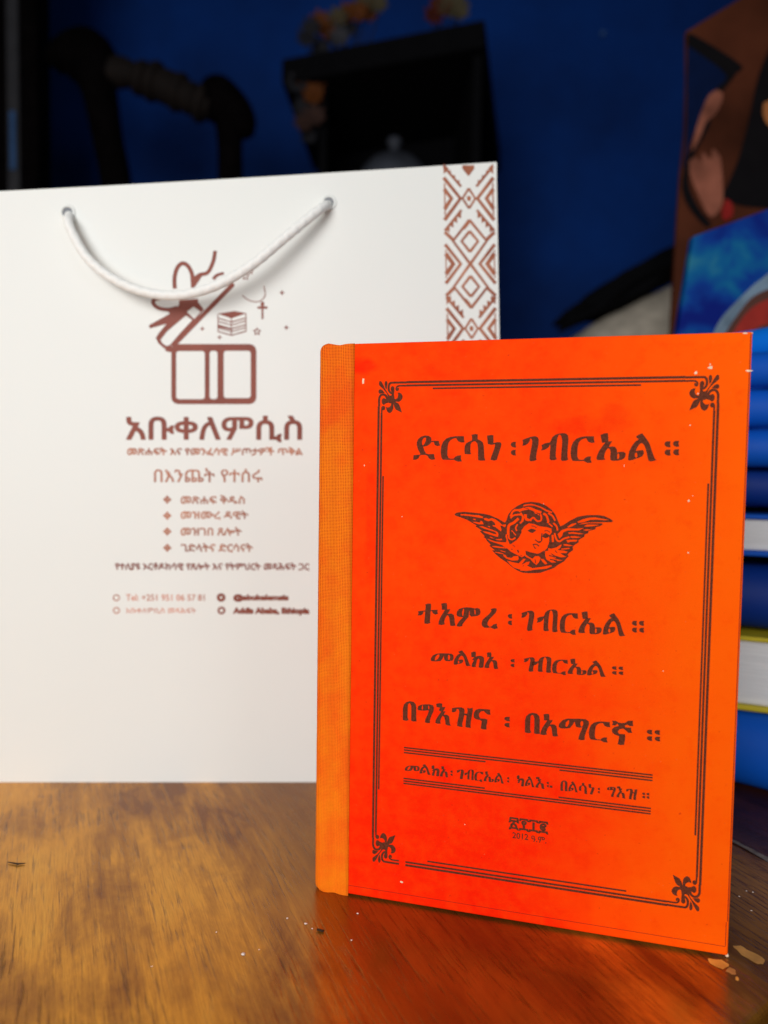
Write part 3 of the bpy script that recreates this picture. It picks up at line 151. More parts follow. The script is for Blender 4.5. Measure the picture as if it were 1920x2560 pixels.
GLYPHS = ['3788 17131,3807 17306,4047 17327,4065 17354,3975 17509,3922 17670,3920 17791,3968 17898,4076 17992,4226 18038,4363 18024,4454 17966,4475 17886,4462 17827,4516 17838,4747 17838,4768 17740,4807 17674,4697 17646,4601 17686,4558 17801,4476 17792,4410 17712,4315 17650,4165 17623,4209 17484,4279 17372,4361 17345,4580 17352,4595 17245,4627 17160,4488 17138,4392 17190,4335 17284,4266 17318,4088 17317,4034 17281,3994 17187,3898 17138;4137 17676,4113 17764,4128 17858,4173 17933,4236 17965,4269 17939,4265 17845,4223 17751,4178 17684',
 '4909 17147,4853 17248,4828 17434,4846 17647,4910 17807,5030 17927,5190 17988,5377 18012,5679 18015,5687 17888,5710 17788,5582 17782,5475 17822,5411 17914,5392 17946,5299 17927,5192 17874,5119 17781,5089 17648,5079 17462,5082 17303,5124 17210,5205 17184,5326 17193,5365 17252,5471 17305,5592 17314,5580 17200,5623 17090,5476 17080,5381 17119,5327 17150,5125 17143',
 '5949 18060,6094 18094,6187 18078,6185 17902,6283 17863,6377 17785,6414 17654,6429 17444,6441 17260,6478 17135,6352 17123,6219 17140,6211 17311,6206 17548,6181 17732,6126 17810,6060 17831,5981 17797,5930 17718,5926 17520,5936 17401,5971 17362,5857 17348,5724 17366,5708 17492,5718 17651,5769 17757,5875 17815,5980 17857,5976 18020',
 '6522 18034,6647 18052,6751 18052,6759 17917,6763 17765,6887 17799,7017 17792,7050 17735,7034 17630,6978 17447,6925 17264,6901 17159,6797 17132,6666 17157,6690 17262,6764 17472,6813 17629,6824 17721,6681 17702,6562 17728,6540 17890',
 '7382 17715,7411 17783,7470 17809,7567 17814,7557 17711,7577 17607,7474 17612,7409 17653;7388 17424,7418 17497,7489 17523,7566 17529,7556 17425,7576 17321,7481 17326,7415 17367',
 '7792 17880,7949 17945,8100 17996,8239 18017,8329 17976,8369 17894,8365 17752,8339 17585,8305 17404,8291 17249,8313 17172,8223 17133,8096 17118,8056 17170,8066 17299,8099 17506,8133 17713,8142 17842,8115 17919,8064 17932,8053 17842,7992 17751,7891 17686,7797 17673,7820 17789',
 '8468 17701,8587 17761,8762 17797,8791 17856,8833 17972,8931 18061,9055 18105,9204 18125,9317 18105,9380 18036,9397 17896,9385 17667,9376 17437,9380 17284,9408 17187,9329 17151,9205 17142,9159 17180,9161 17384,9179 17666,9181 17870,9145 18023,9093 18074,9051 18061,9010 17921,8986 17690,8972 17434,8976 17281,9021 17204,8929 17165,8804 17164,8762 17215,8767 17433,8779 17638,8764 17728,8729 17633,8643 17561,8543 17522,8457 17503,8495 17598',
 '10479 18062,10604 18112,10720 18125,10739 18024,10752 17836,10882 17844,10808 17728,10774 17647,10907 17661,10992 17636,11042 17548,11057 17448,11129 17474,11272 17479,11334 17425,11336 17350,11303 17262,11209 17198,11066 17167,10897 17163,10836 17195,10825 17321,10835 17472,10814 17547,10769 17597,10721 17584,10659 17471,10626 17344,10628 17256,10666 17206,10558 17185,10399 17183,10366 17229,10383 17343,10451 17507,10556 17672,10649 17798,10540 17785,10513 17898;11063 17410,11106 17418,11127 17361,11123 17260,11088 17217,11058 17247',
 '11658 18011,11764 18080,11858 18116,11957 17989,12047 17871,12120 17735,12187 17535,12244 17371,12299 17245,12352 17200,12276 17175,12156 17152,12094 17179,12066 17261,12030 17425,11987 17588,11931 17716,11877 17770,11825 17779,11766 17724,11708 17623,11668 17504,11780 17532,11893 17542,11929 17497,11931 17424,11891 17332,11788 17277,11685 17248,11564 17192,11451 17178,11420 17209,11424 17329,11450 17494,11532 17678,11632 17824,11760 17916,11698 17943;11653 17440,11696 17450,11719 17386,11726 17313,11684 17276,11648 17303,11637 17376',
 '12592 17754,12612 17812,12666 17845,12785 17849,12771 17755,12795 17650,12723 17637,12646 17664,12605 17700;12864 17770,12884 17828,12937 17860,13056 17864,13042 17771,13066 17666,12995 17653,12918 17680,12877 17716;12601 17468,12621 17526,12675 17559,12794 17564,12780 17470,12804 17365,12733 17352,12655 17378,12615 17414;12877 17481,12897 17539,12950 17572,13069 17576,13055 17482,13078 17378,13008 17364,12930 17391,12890 17427',
 '9557 17147,9506 17248,9483 17434,9499 17647,9559 17807,9668 17927,9814 17988,9985 18012,10261 18015,10268 17888,10290 17788,10173 17782,10074 17822,10017 17914,9999 17946,9913 17927,9816 17874,9749 17781,9722 17648,9713 17462,9715 17303,9754 17210,9828 17184,9939 17193,9974 17252,10071 17305,10181 17314,10171 17200,10210 17090,10075 17080,9989 17119,9939 17150,9755 17143',
 '4342 11720,4446 11767,4557 11768,4572 11687,4561 11515,4616 11534,4822 11552,4815 11470,4838 11404,4743 11362,4646 11405,4603 11490,4556 11487,4543 11262,4535 11097,4558 11039,4446 10996,4327 11001,4320 11083,4339 11276,4349 11455,4286 11451,4260 11354,4177 11299,4061 11292,4093 11371,4069 11446,4174 11472,4349 11496,4365 11675',
 '4954 11792,5049 11819,5153 11825,5174 11737,5176 11588,5298 11609,5259 11511,5193 11426,5342 11443,5433 11395,5462 11266,5470 11131,5505 11003,5392 10977,5310 10985,5286 11119,5264 11281,5221 11365,5172 11357,5109 11244,5076 11119,5097 11020,4983 10990,4859 11001,4871 11119,4936 11287,5042 11471,5095 11569,4978 11562,4976 11671',
 '5533 11406,5549 11529,5623 11629,5757 11685,5918 11714,6079 11710,6200 11685,6306 11710,6387 11688,6421 11583,6404 11475,6312 11415,6193 11394,6086 11374,6018 11437,6017 11585,6001 11576,5984 11354,5887 11240,5795 11112,5756 11042,5770 11010,5663 10968,5555 10979,5554 11028,5632 11169,5738 11284,5778 11335,5656 11338,5575 11355;5734 11500,5772 11638,5811 11662,5809 11532,5785 11382,5749 11393;6193 11636,6228 11638,6243 11532,6232 11445,6201 11502',
 '6792 11700,6903 11739,6995 11739,7015 11673,6972 11564,6869 11450,6753 11322,6689 11198,6691 11104,6759 11041,6833 11060,6902 11139,7033 11180,7027 11100,7071 11009,6946 10966,6853 10994,6799 11025,6707 10998,6574 10994,6493 11050,6470 11156,6502 11279,6593 11379,6723 11495,6800 11593,6820 11648',
 '7417 11482,7441 11538,7491 11560,7573 11565,7564 11478,7581 11391,7495 11395,7440 11429;7422 11237,7447 11298,7507 11320,7572 11325,7563 11238,7580 11151,7500 11155,7445 11189',
 '7903 11620,8029 11674,8150 11718,8262 11735,8334 11701,8366 11632,8363 11513,8342 11372,8315 11220,8304 11090,8322 11025,8249 10992,8147 10980,8115 11023,8123 11132,8150 11306,8176 11480,8184 11588,8162 11653,8121 11664,8113 11588,8063 11512,7982 11457,7907 11446,7925 11544',
 '8467 11470,8560 11520,8697 11550,8720 11600,8753 11697,8830 11772,8927 11809,9043 11826,9131 11809,9181 11751,9194 11633,9185 11441,9178 11248,9181 11119,9203 11038,9141 11007,9044 11000,9008 11032,9010 11204,9023 11440,9025 11612,8997 11740,8956 11783,8924 11772,8891 11654,8872 11461,8862 11246,8865 11117,8900 11052,8828 11019,8730 11018,8697 11061,8701 11245,8710 11417,8699 11492,8671 11413,8604 11352,8525 11319,8459 11303,8488 11384',
 '9323 11004,9283 11089,9265 11245,9278 11424,9324 11559,9410 11659,9526 11711,9661 11731,9879 11733,9885 11627,9902 11543,9809 11538,9732 11571,9686 11649,9672 11675,9605 11660,9528 11615,9475 11537,9453 11425,9446 11269,9448 11135,9478 11057,9537 11035,9624 11043,9653 11092,9729 11137,9816 11145,9808 11049,9839 10956,9733 10948,9664 10981,9625 11007,9479 11001',
 '10009 11773,10111 11815,10207 11826,10223 11741,10234 11583,10341 11590,10280 11492,10252 11425,10361 11436,10431 11415,10473 11341,10486 11257,10544 11279,10663 11284,10714 11238,10715 11175,10688 11101,10610 11047,10492 11021,10353 11018,10303 11045,10294 11150,10302 11277,10284 11340,10247 11382,10208 11372,10156 11276,10129 11170,10131 11096,10163 11054,10073 11036,9943 11035,9915 11073,9929 11169,9985 11307,10072 11445,10149 11551,10059 11540,10036 11635;10490 11226,10526 11232,10543 11184,10540 11099,10511 11063,10486 11088',
 '10952 11730,11038 11788,11114 11819,11195 11712,11268 11612,11328 11498,11382 11330,11428 11193,11473 11086,11516 11048,11454 11028,11356 11009,11307 11031,11283 11100,11254 11237,11219 11375,11173 11482,11130 11528,11087 11535,11039 11489,10992 11405,10960 11305,11051 11328,11143 11336,11172 11298,11174 11237,11141 11160,11057 11113,10973 11089,10875 11042,10783 11031,10758 11057,10761 11157,10783 11296,10849 11450,10931 11573,11035 11650,10984 11673;10947 11251,10982 11259,11001 11205,11007 11144,10973 11112,10944 11135,10935 11197',
 '11718 11515,11736 11563,11782 11591,11885 11594,11873 11515,11893 11427,11832 11416,11765 11439,11730 11469;11953 11528,11970 11576,12016 11603,12118 11607,12106 11528,12126 11440,12066 11429,11999 11452,11964 11482;11726 11274,11744 11323,11790 11351,11893 11354,11881 11275,11901 11187,11840 11176,11773 11198,11738 11229;11964 11285,11981 11333,12027 11361,12129 11365,12117 11286,12137 11198,12077 11187,12010 11209,11975 11239',
 '4597 9610,4596 9706,4663 9808,4785 9886,4964 9921,5237 9934,5387 9932,5451 9869,5453 9760,5419 9681,5297 9644,5161 9641,5105 9692,5088 9841,5036 9713,4969 9626,4804 9599,4639 9592;4748 9677,4774 9775,4841 9855,4915 9877,4924 9814,4871 9714,4790 9639,4743 9636;5240 9798,5252 9881,5293 9889,5327 9805,5310 9708,5255 9690',
 '6107 10033,6209 10082,6276 10073,6285 9987,6279 9900,6399 9937,6506 9937,6587 9876,6595 9768,6579 9632,6573 9510,6462 9487,6395 9504,6410 9646,6429 9782,6388 9833,6335 9788,6311 9665,6286 9554,6295 9506,6194 9493,6134 9509,6151 9625,6215 9752,6140 9773,6226 9861,6119 9872',
 '5628 10028,5701 10070,5766 10092,5834 10015,5896 9945,5947 9863,5993 9743,6032 9645,6070 9569,6107 9542,6054 9527,5971 9513,5929 9529,5909 9578,5884 9677,5854 9775,5816 9851,5779 9884,5743 9889,5702 9856,5662 9796,5635 9725,5712 9741,5790 9747,5815 9720,5816 9676,5788 9621,5718 9588,5646 9571,5563 9537,5485 9529,5464 9548,5466 9619,5485 9718,5541 9829,5610 9917,5698 9971,5656 9988;5624 9686,5654 9692,5670 9654,5675 9610,5646 9587,5621 9604,5614 9648',
 '6685 10073,6759 10092,6839 10097,6855 10033,6857 9927,6952 9942,6922 9872,6870 9811,6986 9824,7057 9789,7080 9697,7086 9601,7113 9510,7025 9491,6961 9496,6943 9592,6925 9708,6892 9768,6854 9762,6805 9681,6779 9592,6796 9521,6707 9500,6611 9508,6620 9592,6670 9712,6753 9843,6794 9914,6703 9909,6701 9986',
 '7549 9851,7573 9892,7621 9907,7702 9911,7693 9848,7710 9786,7625 9789,7571 9814;7554 9676,7578 9720,7637 9736,7701 9739,7692 9677,7709 9615,7630 9618,7576 9642',
 '8031 9950,8138 9989,8241 10020,8335 10032,8396 10008,8423 9958,8421 9873,8403 9773,8380 9665,8371 9572,8386 9525,8324 9502,8238 9493,8211 9524,8218 9602,8240 9726,8263 9850,8269 9927,8251 9973,8216 9981,8209 9927,8167 9873,8099 9834,8035 9826,8050 9896',
 '8321 9843,8410 9878,8540 9900,8562 9936,8593 10005,8666 10059,8758 10085,8868 10097,8952 10085,8999 10044,9011 9960,9003 9822,8996 9684,8999 9592,9020 9534,8961 9512,8869 9507,8835 9530,8836 9653,8850 9821,8851 9944,8824 10036,8786 10066,8755 10059,8724 9974,8706 9836,8696 9683,8699 9590,8732 9544,8664 9521,8571 9520,8540 9551,8544 9682,8553 9805,8542 9859,8516 9802,8451 9758,8377 9735,8314 9724,8342 9781',
 '9089 9510,9054 9571,9038 9682,9049 9810,9090 9906,9165 9978,9267 10015,9385 10029,9576 10031,9581 9955,9595 9895,9515 9891,9447 9915,9407 9970,9394 9989,9335 9978,9268 9946,9222 9891,9203 9811,9196 9699,9198 9604,9225 9548,9276 9532,9353 9538,9377 9573,9445 9605,9520 9611,9513 9542,9540 9476,9447 9470,9388 9493,9353 9512,9226 9508',
 '9662 10059,9746 10089,9825 10097,9839 10037,9847 9924,9936 9928,9885 9859,9862 9810,9952 9818,10010 9804,10045 9751,10055 9691,10103 9706,10201 9710,10243 9677,10244 9632,10221 9579,10158 9541,10060 9522,9946 9520,9904 9539,9897 9614,9904 9705,9889 9750,9858 9780,9826 9773,9784 9704,9761 9629,9763 9576,9789 9546,9715 9533,9607 9532,9585 9559,9596 9628,9643 9726,9714 9825,9777 9901,9703 9893,9685 9961;10059 9668,10088 9673,10102 9638,10099 9578,10076 9552,10055 9570',
 '10424 10028,10497 10070,10563 10092,10632 10015,10695 9945,10746 9863,10793 9743,10832 9645,10871 9569,10908 9542,10855 9527,10771 9513,10728 9529,10708 9578,10683 9677,10653 9775,10614 9851,10577 9884,10540 9889,10499 9856,10459 9796,10431 9725,10509 9741,10588 9747,10613 9720,10614 9676,10586 9621,10514 9588,10442 9571,10358 9537,10279 9529,10258 9548,10260 9619,10279 9718,10336 9829,10406 9917,10495 9971,10452 9988;10420 9686,10450 9692,10466 9654,10471 9610,10442 9587,10417 9604,10409 9648',
 '11097 9875,11113 9909,11157 9929,11254 9931,11243 9875,11262 9812,11204 9804,11141 9821,11108 9842;11318 9884,11335 9919,11378 9938,11475 9941,11463 9884,11483 9822,11425 9814,11362 9830,11330 9851;11104 9703,11121 9738,11164 9758,11262 9760,11250 9704,11270 9641,11212 9633,11148 9649,11115 9670;11329 9711,11345 9745,11389 9765,11485 9768,11474 9711,11493 9649,11436 9641,11373 9657,11340 9678',
 '3554 7237,3547 7684,3587 7842,3684 7948,3810 7994,3965 7975,4050 7886,4066 7762,4073 7373,4089 7240,3963 7222,3878 7241,3879 7549,3875 7799,3840 7893,3788 7916,3742 7856,3737 7646,3735 7367,3780 7254,3681 7222',
 '4109 7724,4149 7839,4260 7897,4399 7927,4565 7943,4704 7920,4748 7827,4731 7687,4656 7514,4604 7342,4606 7231,4509 7216,4411 7234,4423 7352,4503 7526,4556 7698,4514 7708,4403 7683,4264 7675,4152 7673;4276 7782,4294 7881,4322 7875,4332 7773,4313 7702,4285 7722;4525 7875,4552 7897,4573 7824,4563 7740,4527 7764',
 '4828 7987,4951 8026,5056 8017,5064 7885,5179 7896,5143 7796,5094 7728,5190 7732,5124 7601,5248 7613,5331 7553,5347 7417,5363 7294,5398 7207,5283 7203,5200 7236,5183 7373,5148 7507,5084 7556,5030 7468,4997 7340,5015 7245,4897 7233,4808 7257,4825 7378,4919 7540,5026 7702,4929 7748,4982 7850,4844 7869',
 '5434 7879,5584 7921,5774 7945,5883 7909,5911 7829,5900 7724,6008 7729,6019 7840,6004 7948,6099 7929,6206 7972,6213 7859,6185 7665,6149 7442,6139 7277,6154 7202,6032 7198,5951 7217,5960 7423,5983 7645,5901 7664,5864 7496,5827 7300,5848 7206,5734 7203,5638 7226,5648 7392,5693 7616,5709 7782,5680 7862,5612 7869,5586 7770,5505 7729,5429 7728',
 '6244 7670,6250 7780,6315 7896,6448 7955,6635 7959,6854 7961,6851 7866,6874 7765,6759 7770,6678 7827,6623 7885,6530 7867,6451 7786,6449 7663,6509 7593,6643 7601,6755 7585,6758 7476,6729 7338,6737 7202,6625 7191,6522 7213,6536 7345,6551 7497,6484 7536,6349 7544,6267 7591',
 '7373 7678,7406 7732,7470 7753,7578 7757,7566 7674,7589 7592,7475 7595,7403 7628;7381 7445,7413 7504,7492 7525,7577 7529,7565 7446,7588 7363,7483 7367,7411 7400',
 '8134 7237,8126 7684,8167 7842,8265 7948,8393 7994,8550 7975,8636 7886,8653 7762,8659 7373,8676 7240,8548 7222,8462 7241,8463 7549,8459 7799,8423 7893,8371 7916,8324 7856,8319 7646,8318 7367,8362 7254,8263 7222',
 '8779 7974,8871 8000,8971 8005,8991 7921,8994 7779,9112 7799,9075 7707,9010 7625,9155 7642,9243 7595,9272 7473,9279 7345,9313 7223,9203 7197,9124 7205,9100 7333,9079 7487,9038 7567,8990 7559,8929 7452,8897 7333,8917 7238,8806 7210,8686 7221,8698 7333,8761 7493,8864 7668,8915 7762,8801 7755,8799 7858',
 '9324 7563,9337 7682,9462 7829,9620 7902,9812 7915,10034 7937,10255 7942,10368 7870,10372 7738,10298 7530,10241 7324,10244 7191,10118 7161,10022 7184,10050 7337,10124 7545,10153 7632,10043 7611,9931 7632,9896 7739,9878 7821,9817 7698,9725 7564,9534 7525,9390 7520;9563 7638,9576 7757,9654 7839,9692 7836,9683 7718,9628 7611,9580 7597;10088 7692,10076 7791,10115 7862,10163 7850,10181 7768,10152 7665,10105 7660',
 '10446 7223,10400 7304,10379 7453,10394 7624,10447 7752,10545 7847,10678 7896,10832 7916,11081 7918,11088 7817,11107 7736,11001 7732,10913 7763,10860 7837,10844 7863,10767 7848,10679 7805,10619 7731,10594 7624,10586 7476,10588 7348,10623 7274,10690 7253,10790 7260,10822 7307,10910 7350,11009 7357,11000 7266,11035 7178,10914 7170,10835 7201,10791 7226,10624 7221',
 '11157 7976,11287 7989,11366 7938,11474 7923,11597 7945,11702 8031,11864 8047,11858 7955,11876 7858,11754 7846,11676 7887,11585 7845,11617 7783,11801 7792,11814 7688,11853 7610,11715 7595,11636 7669,11542 7732,11419 7696,11360 7608,11409 7530,11609 7535,11619 7404,11590 7154,11467 7131,11373 7154,11394 7281,11411 7448,11270 7483,11175 7555,11156 7669,11247 7761,11385 7808,11352 7887,11261 7812,11161 7818,11190 7904',
 '12328 7710,12347 7756,12398 7782,12510 7785,12497 7710,12519 7626,12452 7616,12379 7637,12341 7666;12584 7722,12603 7768,12654 7794,12765 7797,12752 7722,12774 7639,12708 7629,12635 7650,12597 7679;12337 7481,12356 7527,12406 7553,12519 7557,12505 7482,12528 7398,12461 7387,12388 7408,12350 7437;12596 7491,12615 7537,12666 7563,12777 7567,12764 7492,12786 7408,12720 7398,12647 7419,12609 7447',
 '3662 5298,3661 5364,3706 5433,3788 5486,3907 5511,4091 5519,4191 5518,4234 5475,4235 5400,4213 5346,4131 5321,4039 5319,4002 5354,3991 5456,3956 5369,3911 5309,3801 5290,3690 5285;3763 5344,3780 5411,3825 5465,3875 5480,3881 5438,3845 5369,3791 5318,3759 5315;4092 5426,4100 5483,4128 5489,4151 5431,4139 5365,4103 5352',
 '4347 5584,4397 5612,4441 5627,4487 5575,4529 5526,4563 5471,4594 5389,4621 5322,4647 5270,4672 5251,4636 5241,4580 5232,4551 5243,4538 5276,4521 5343,4501 5411,4475 5463,4450 5485,4425 5489,4398 5466,4371 5425,4352 5376,4405 5388,4457 5392,4474 5373,4475 5343,4456 5306,4408 5283,4360 5271,4304 5248,4251 5243,4236 5255,4238 5304,4250 5372,4289 5447,4335 5507,4395 5545,4366 5556;4345 5350,4365 5354,4376 5328,4379 5298,4359 5282,4343 5294,4338 5324',
 '4693 5587,4758 5620,4801 5614,4807 5556,4803 5496,4880 5521,4948 5521,5000 5479,5005 5406,4995 5313,4992 5230,4920 5214,4877 5225,4887 5322,4899 5416,4873 5450,4839 5420,4823 5335,4808 5260,4813 5227,4748 5218,4710 5229,4720 5308,4762 5395,4713 5409,4769 5469,4700 5477',
 '5066 5614,5113 5627,5163 5630,5174 5587,5175 5514,5235 5525,5216 5477,5183 5435,5256 5444,5301 5420,5315 5358,5319 5292,5336 5229,5281 5216,5241 5220,5229 5286,5218 5365,5197 5406,5173 5402,5142 5347,5126 5286,5136 5237,5080 5223,5019 5228,5025 5286,5057 5368,5109 5457,5135 5505,5077 5502,5076 5555',
 '5416 5463,5430 5490,5458 5501,5504 5503,5499 5461,5508 5418,5460 5420,5429 5437;5420 5343,5433 5373,5467 5384,5503 5386,5498 5344,5508 5301,5463 5303,5432 5320',
 '5653 5530,5728 5557,5800 5578,5866 5586,5909 5570,5928 5536,5926 5478,5913 5409,5897 5335,5891 5272,5901 5240,5858 5224,5798 5218,5779 5239,5784 5292,5800 5377,5815 5462,5820 5515,5807 5546,5783 5551,5778 5514,5748 5477,5700 5451,5656 5445,5667 5493',
 '5945 5457,5991 5481,6058 5496,6069 5520,6085 5568,6123 5604,6170 5622,6227 5631,6270 5622,6295 5594,6301 5537,6297 5443,6293 5349,6295 5286,6305 5246,6275 5231,6228 5228,6210 5243,6211 5327,6218 5442,6218 5526,6205 5589,6185 5610,6169 5605,6153 5547,6144 5452,6139 5348,6140 5284,6157 5253,6122 5237,6074 5237,6058 5257,6060 5347,6065 5431,6059 5468,6045 5429,6012 5399,5974 5383,5942 5376,5956 5415',
 '6350 5230,6329 5271,6319 5347,6326 5435,6350 5500,6396 5549,6457 5574,6528 5584,6643 5585,6646 5534,6655 5492,6606 5490,6565 5506,6541 5544,6534 5557,6498 5550,6458 5528,6430 5490,6418 5435,6414 5359,6416 5293,6432 5255,6463 5245,6508 5249,6523 5273,6564 5295,6609 5298,6605 5252,6621 5206,6565 5202,6529 5218,6509 5231,6432 5228',
 '6713 5605,6762 5625,6808 5631,6816 5589,6821 5512,6873 5515,6843 5468,6830 5435,6882 5440,6916 5430,6936 5394,6942 5353,6970 5364,7027 5366,7052 5344,7053 5313,7039 5277,7002 5251,6945 5238,6879 5236,6854 5249,6850 5301,6854 5363,6845 5394,6828 5414,6809 5409,6784 5362,6771 5311,6772 5274,6787 5254,6744 5245,6681 5245,6668 5263,6675 5310,6702 5377,6743 5445,6780 5497,6737 5491,6726 5538;6944 5338,6962 5341,6970 5317,6968 5276,6954 5258,6943 5271',
 '7157 5584,7198 5612,7234 5627,7271 5575,7306 5526,7334 5471,7359 5389,7381 5322,7402 5270,7423 5251,7393 5241,7347 5232,7324 5243,7313 5276,7299 5343,7283 5411,7261 5463,7241 5485,7221 5489,7198 5466,7176 5425,7161 5376,7204 5388,7247 5392,7261 5373,7262 5343,7246 5306,7207 5283,7167 5271,7121 5248,7078 5243,7066 5255,7068 5304,7078 5372,7109 5447,7147 5507,7196 5545,7173 5556;7155 5350,7172 5354,7180 5328,7183 5298,7167 5282,7153 5294,7149 5324',
 '7525 5463,7538 5490,7565 5501,7609 5503,7604 5461,7614 5418,7567 5420,7537 5437;7528 5343,7541 5373,7574 5384,7609 5386,7604 5344,7613 5301,7570 5303,7540 5320',
 '7879 5587,7936 5620,7974 5614,7980 5556,7976 5496,8044 5521,8105 5521,8151 5479,8155 5406,8146 5313,8143 5230,8080 5214,8042 5225,8051 5322,8061 5416,8038 5450,8008 5420,7993 5381,7984 5330,7926 5325,7908 5342,7940 5395,7897 5409,7946 5469,7886 5477',
 '8270 5584,8309 5612,8344 5627,8382 5575,8415 5526,8443 5471,8468 5389,8489 5322,8510 5270,8529 5251,8501 5241,8456 5232,8433 5243,8422 5276,8409 5343,8393 5411,8372 5463,8352 5485,8332 5489,8310 5466,8288 5425,8273 5376,8315 5388,8358 5392,8371 5373,8372 5343,8357 5306,8318 5283,8280 5271,8235 5248,8192 5243,8181 5255,8182 5304,8192 5372,8223 5447,8260 5507,8308 5545,8285 5556;8268 5350,8284 5354,8292 5328,8295 5298,8279 5282,8266 5294,8262 5324',
 '8567 5621,8637 5641,8696 5636,8700 5569,8766 5574,8745 5523,8718 5488,8772 5490,8734 5423,8804 5429,8851 5398,8861 5329,8870 5266,8889 5221,8824 5219,8777 5236,8768 5306,8748 5375,8712 5400,8681 5355,8662 5289,8673 5241,8606 5235,8555 5247,8565 5309,8618 5392,8679 5475,8624 5498,8654 5550,8576 5561',
 '8952 5463,8965 5490,8991 5501,9034 5503,9029 5461,9038 5418,8993 5420,8964 5437;8955 5343,8968 5373,8999 5384,9033 5386,9029 5344,9038 5301,8996 5303,8967 5320',
 '9064 5299,9164 5299,9164 5379,9064 5379',
 '9447 5236,9444 5466,9463 5546,9508 5601,9568 5624,9641 5615,9681 5569,9689 5506,9692 5306,9699 5238,9640 5229,9600 5239,9600 5396,9598 5525,9582 5573,9558 5585,9536 5554,9533 5446,9533 5303,9554 5245,9507 5229',
 '9811 5584,9849 5612,9883 5627,9919 5575,9952 5526,9979 5471,10003 5389,10024 5322,10044 5270,10063 5251,10035 5241,9992 5232,9969 5243,9959 5276,9946 5343,9930 5411,9910 5463,9890 5485,9871 5489,9850 5466,9829 5425,9815 5376,9855 5388,9896 5392,9909 5373,9910 5343,9895 5306,9858 5283,9821 5271,9777 5248,9736 5243,9725 5255,9726 5304,9735 5372,9765 5447,9802 5507,9848 5545,9825 5556;9809 5350,9825 5354,9833 5328,9836 5298,9820 5282,9807 5294,9803 5324',
 '10182 5604,10239 5618,10275 5611,10274 5539,10313 5523,10349 5491,10364 5437,10370 5351,10374 5276,10389 5225,10339 5220,10288 5227,10284 5297,10282 5394,10273 5469,10252 5502,10226 5510,10195 5496,10175 5464,10173 5383,10177 5334,10191 5318,10147 5312,10095 5319,10088 5371,10092 5436,10112 5480,10153 5503,10194 5521,10193 5588',
 '10414 5593,10465 5601,10507 5601,10511 5545,10512 5483,10563 5497,10616 5494,10629 5471,10622 5428,10600 5353,10578 5278,10568 5235,10526 5224,10473 5234,10482 5277,10512 5363,10532 5427,10537 5465,10478 5457,10430 5468,10421 5534',
 '10737 5463,10750 5490,10774 5501,10816 5503,10812 5461,10820 5418,10776 5420,10749 5437;10740 5343,10752 5373,10783 5384,10816 5386,10811 5344,10820 5301,10779 5303,10751 5320',
 '11052 5486,11072 5545,11125 5575,11191 5590,11271 5598,11338 5586,11359 5539,11351 5467,11315 5378,11290 5290,11291 5234,11244 5226,11197 5235,11203 5295,11242 5385,11267 5473,11247 5478,11193 5465,11127 5461,11073 5460;11132 5516,11141 5566,11154 5564,11159 5511,11150 5475,11137 5485;11252 5564,11265 5575,11275 5538,11270 5494,11253 5507',
 '11388 5621,11455 5641,11511 5636,11515 5569,11577 5574,11557 5523,11531 5488,11583 5490,11547 5423,11613 5429,11658 5398,11667 5329,11675 5266,11694 5221,11632 5219,11588 5236,11579 5306,11560 5375,11526 5400,11497 5355,11479 5289,11489 5241,11425 5235,11378 5247,11387 5309,11437 5392,11495 5475,11442 5498,11471 5550,11397 5561',
 '11709 5566,11780 5587,11870 5599,11922 5581,11936 5540,11930 5486,11981 5489,11987 5545,11979 5601,12024 5591,12075 5613,12079 5555,12065 5456,12048 5342,12043 5257,12051 5219,11993 5216,11954 5226,11959 5332,11969 5445,11931 5455,11913 5369,11896 5269,11905 5221,11851 5219,11806 5231,11811 5316,11832 5431,11839 5516,11826 5557,11793 5560,11781 5510,11743 5489,11707 5488',
 '12243 5479,12253 5503,12281 5516,12343 5518,12336 5479,12348 5436,12311 5431,12271 5442,12250 5456;12384 5485,12395 5509,12423 5522,12484 5524,12477 5485,12490 5442,12453 5437,12413 5448,12392 5463;12248 5361,12258 5385,12286 5399,12348 5400,12341 5362,12353 5319,12316 5314,12276 5324,12255 5339;12391 5367,12402 5390,12429 5404,12491 5406,12484 5367,12496 5324,12459 5319,12419 5330,12398 5344']
LINES = [(0, 11), (11, 22), (22, 33), (33, 45), (45, 70)]
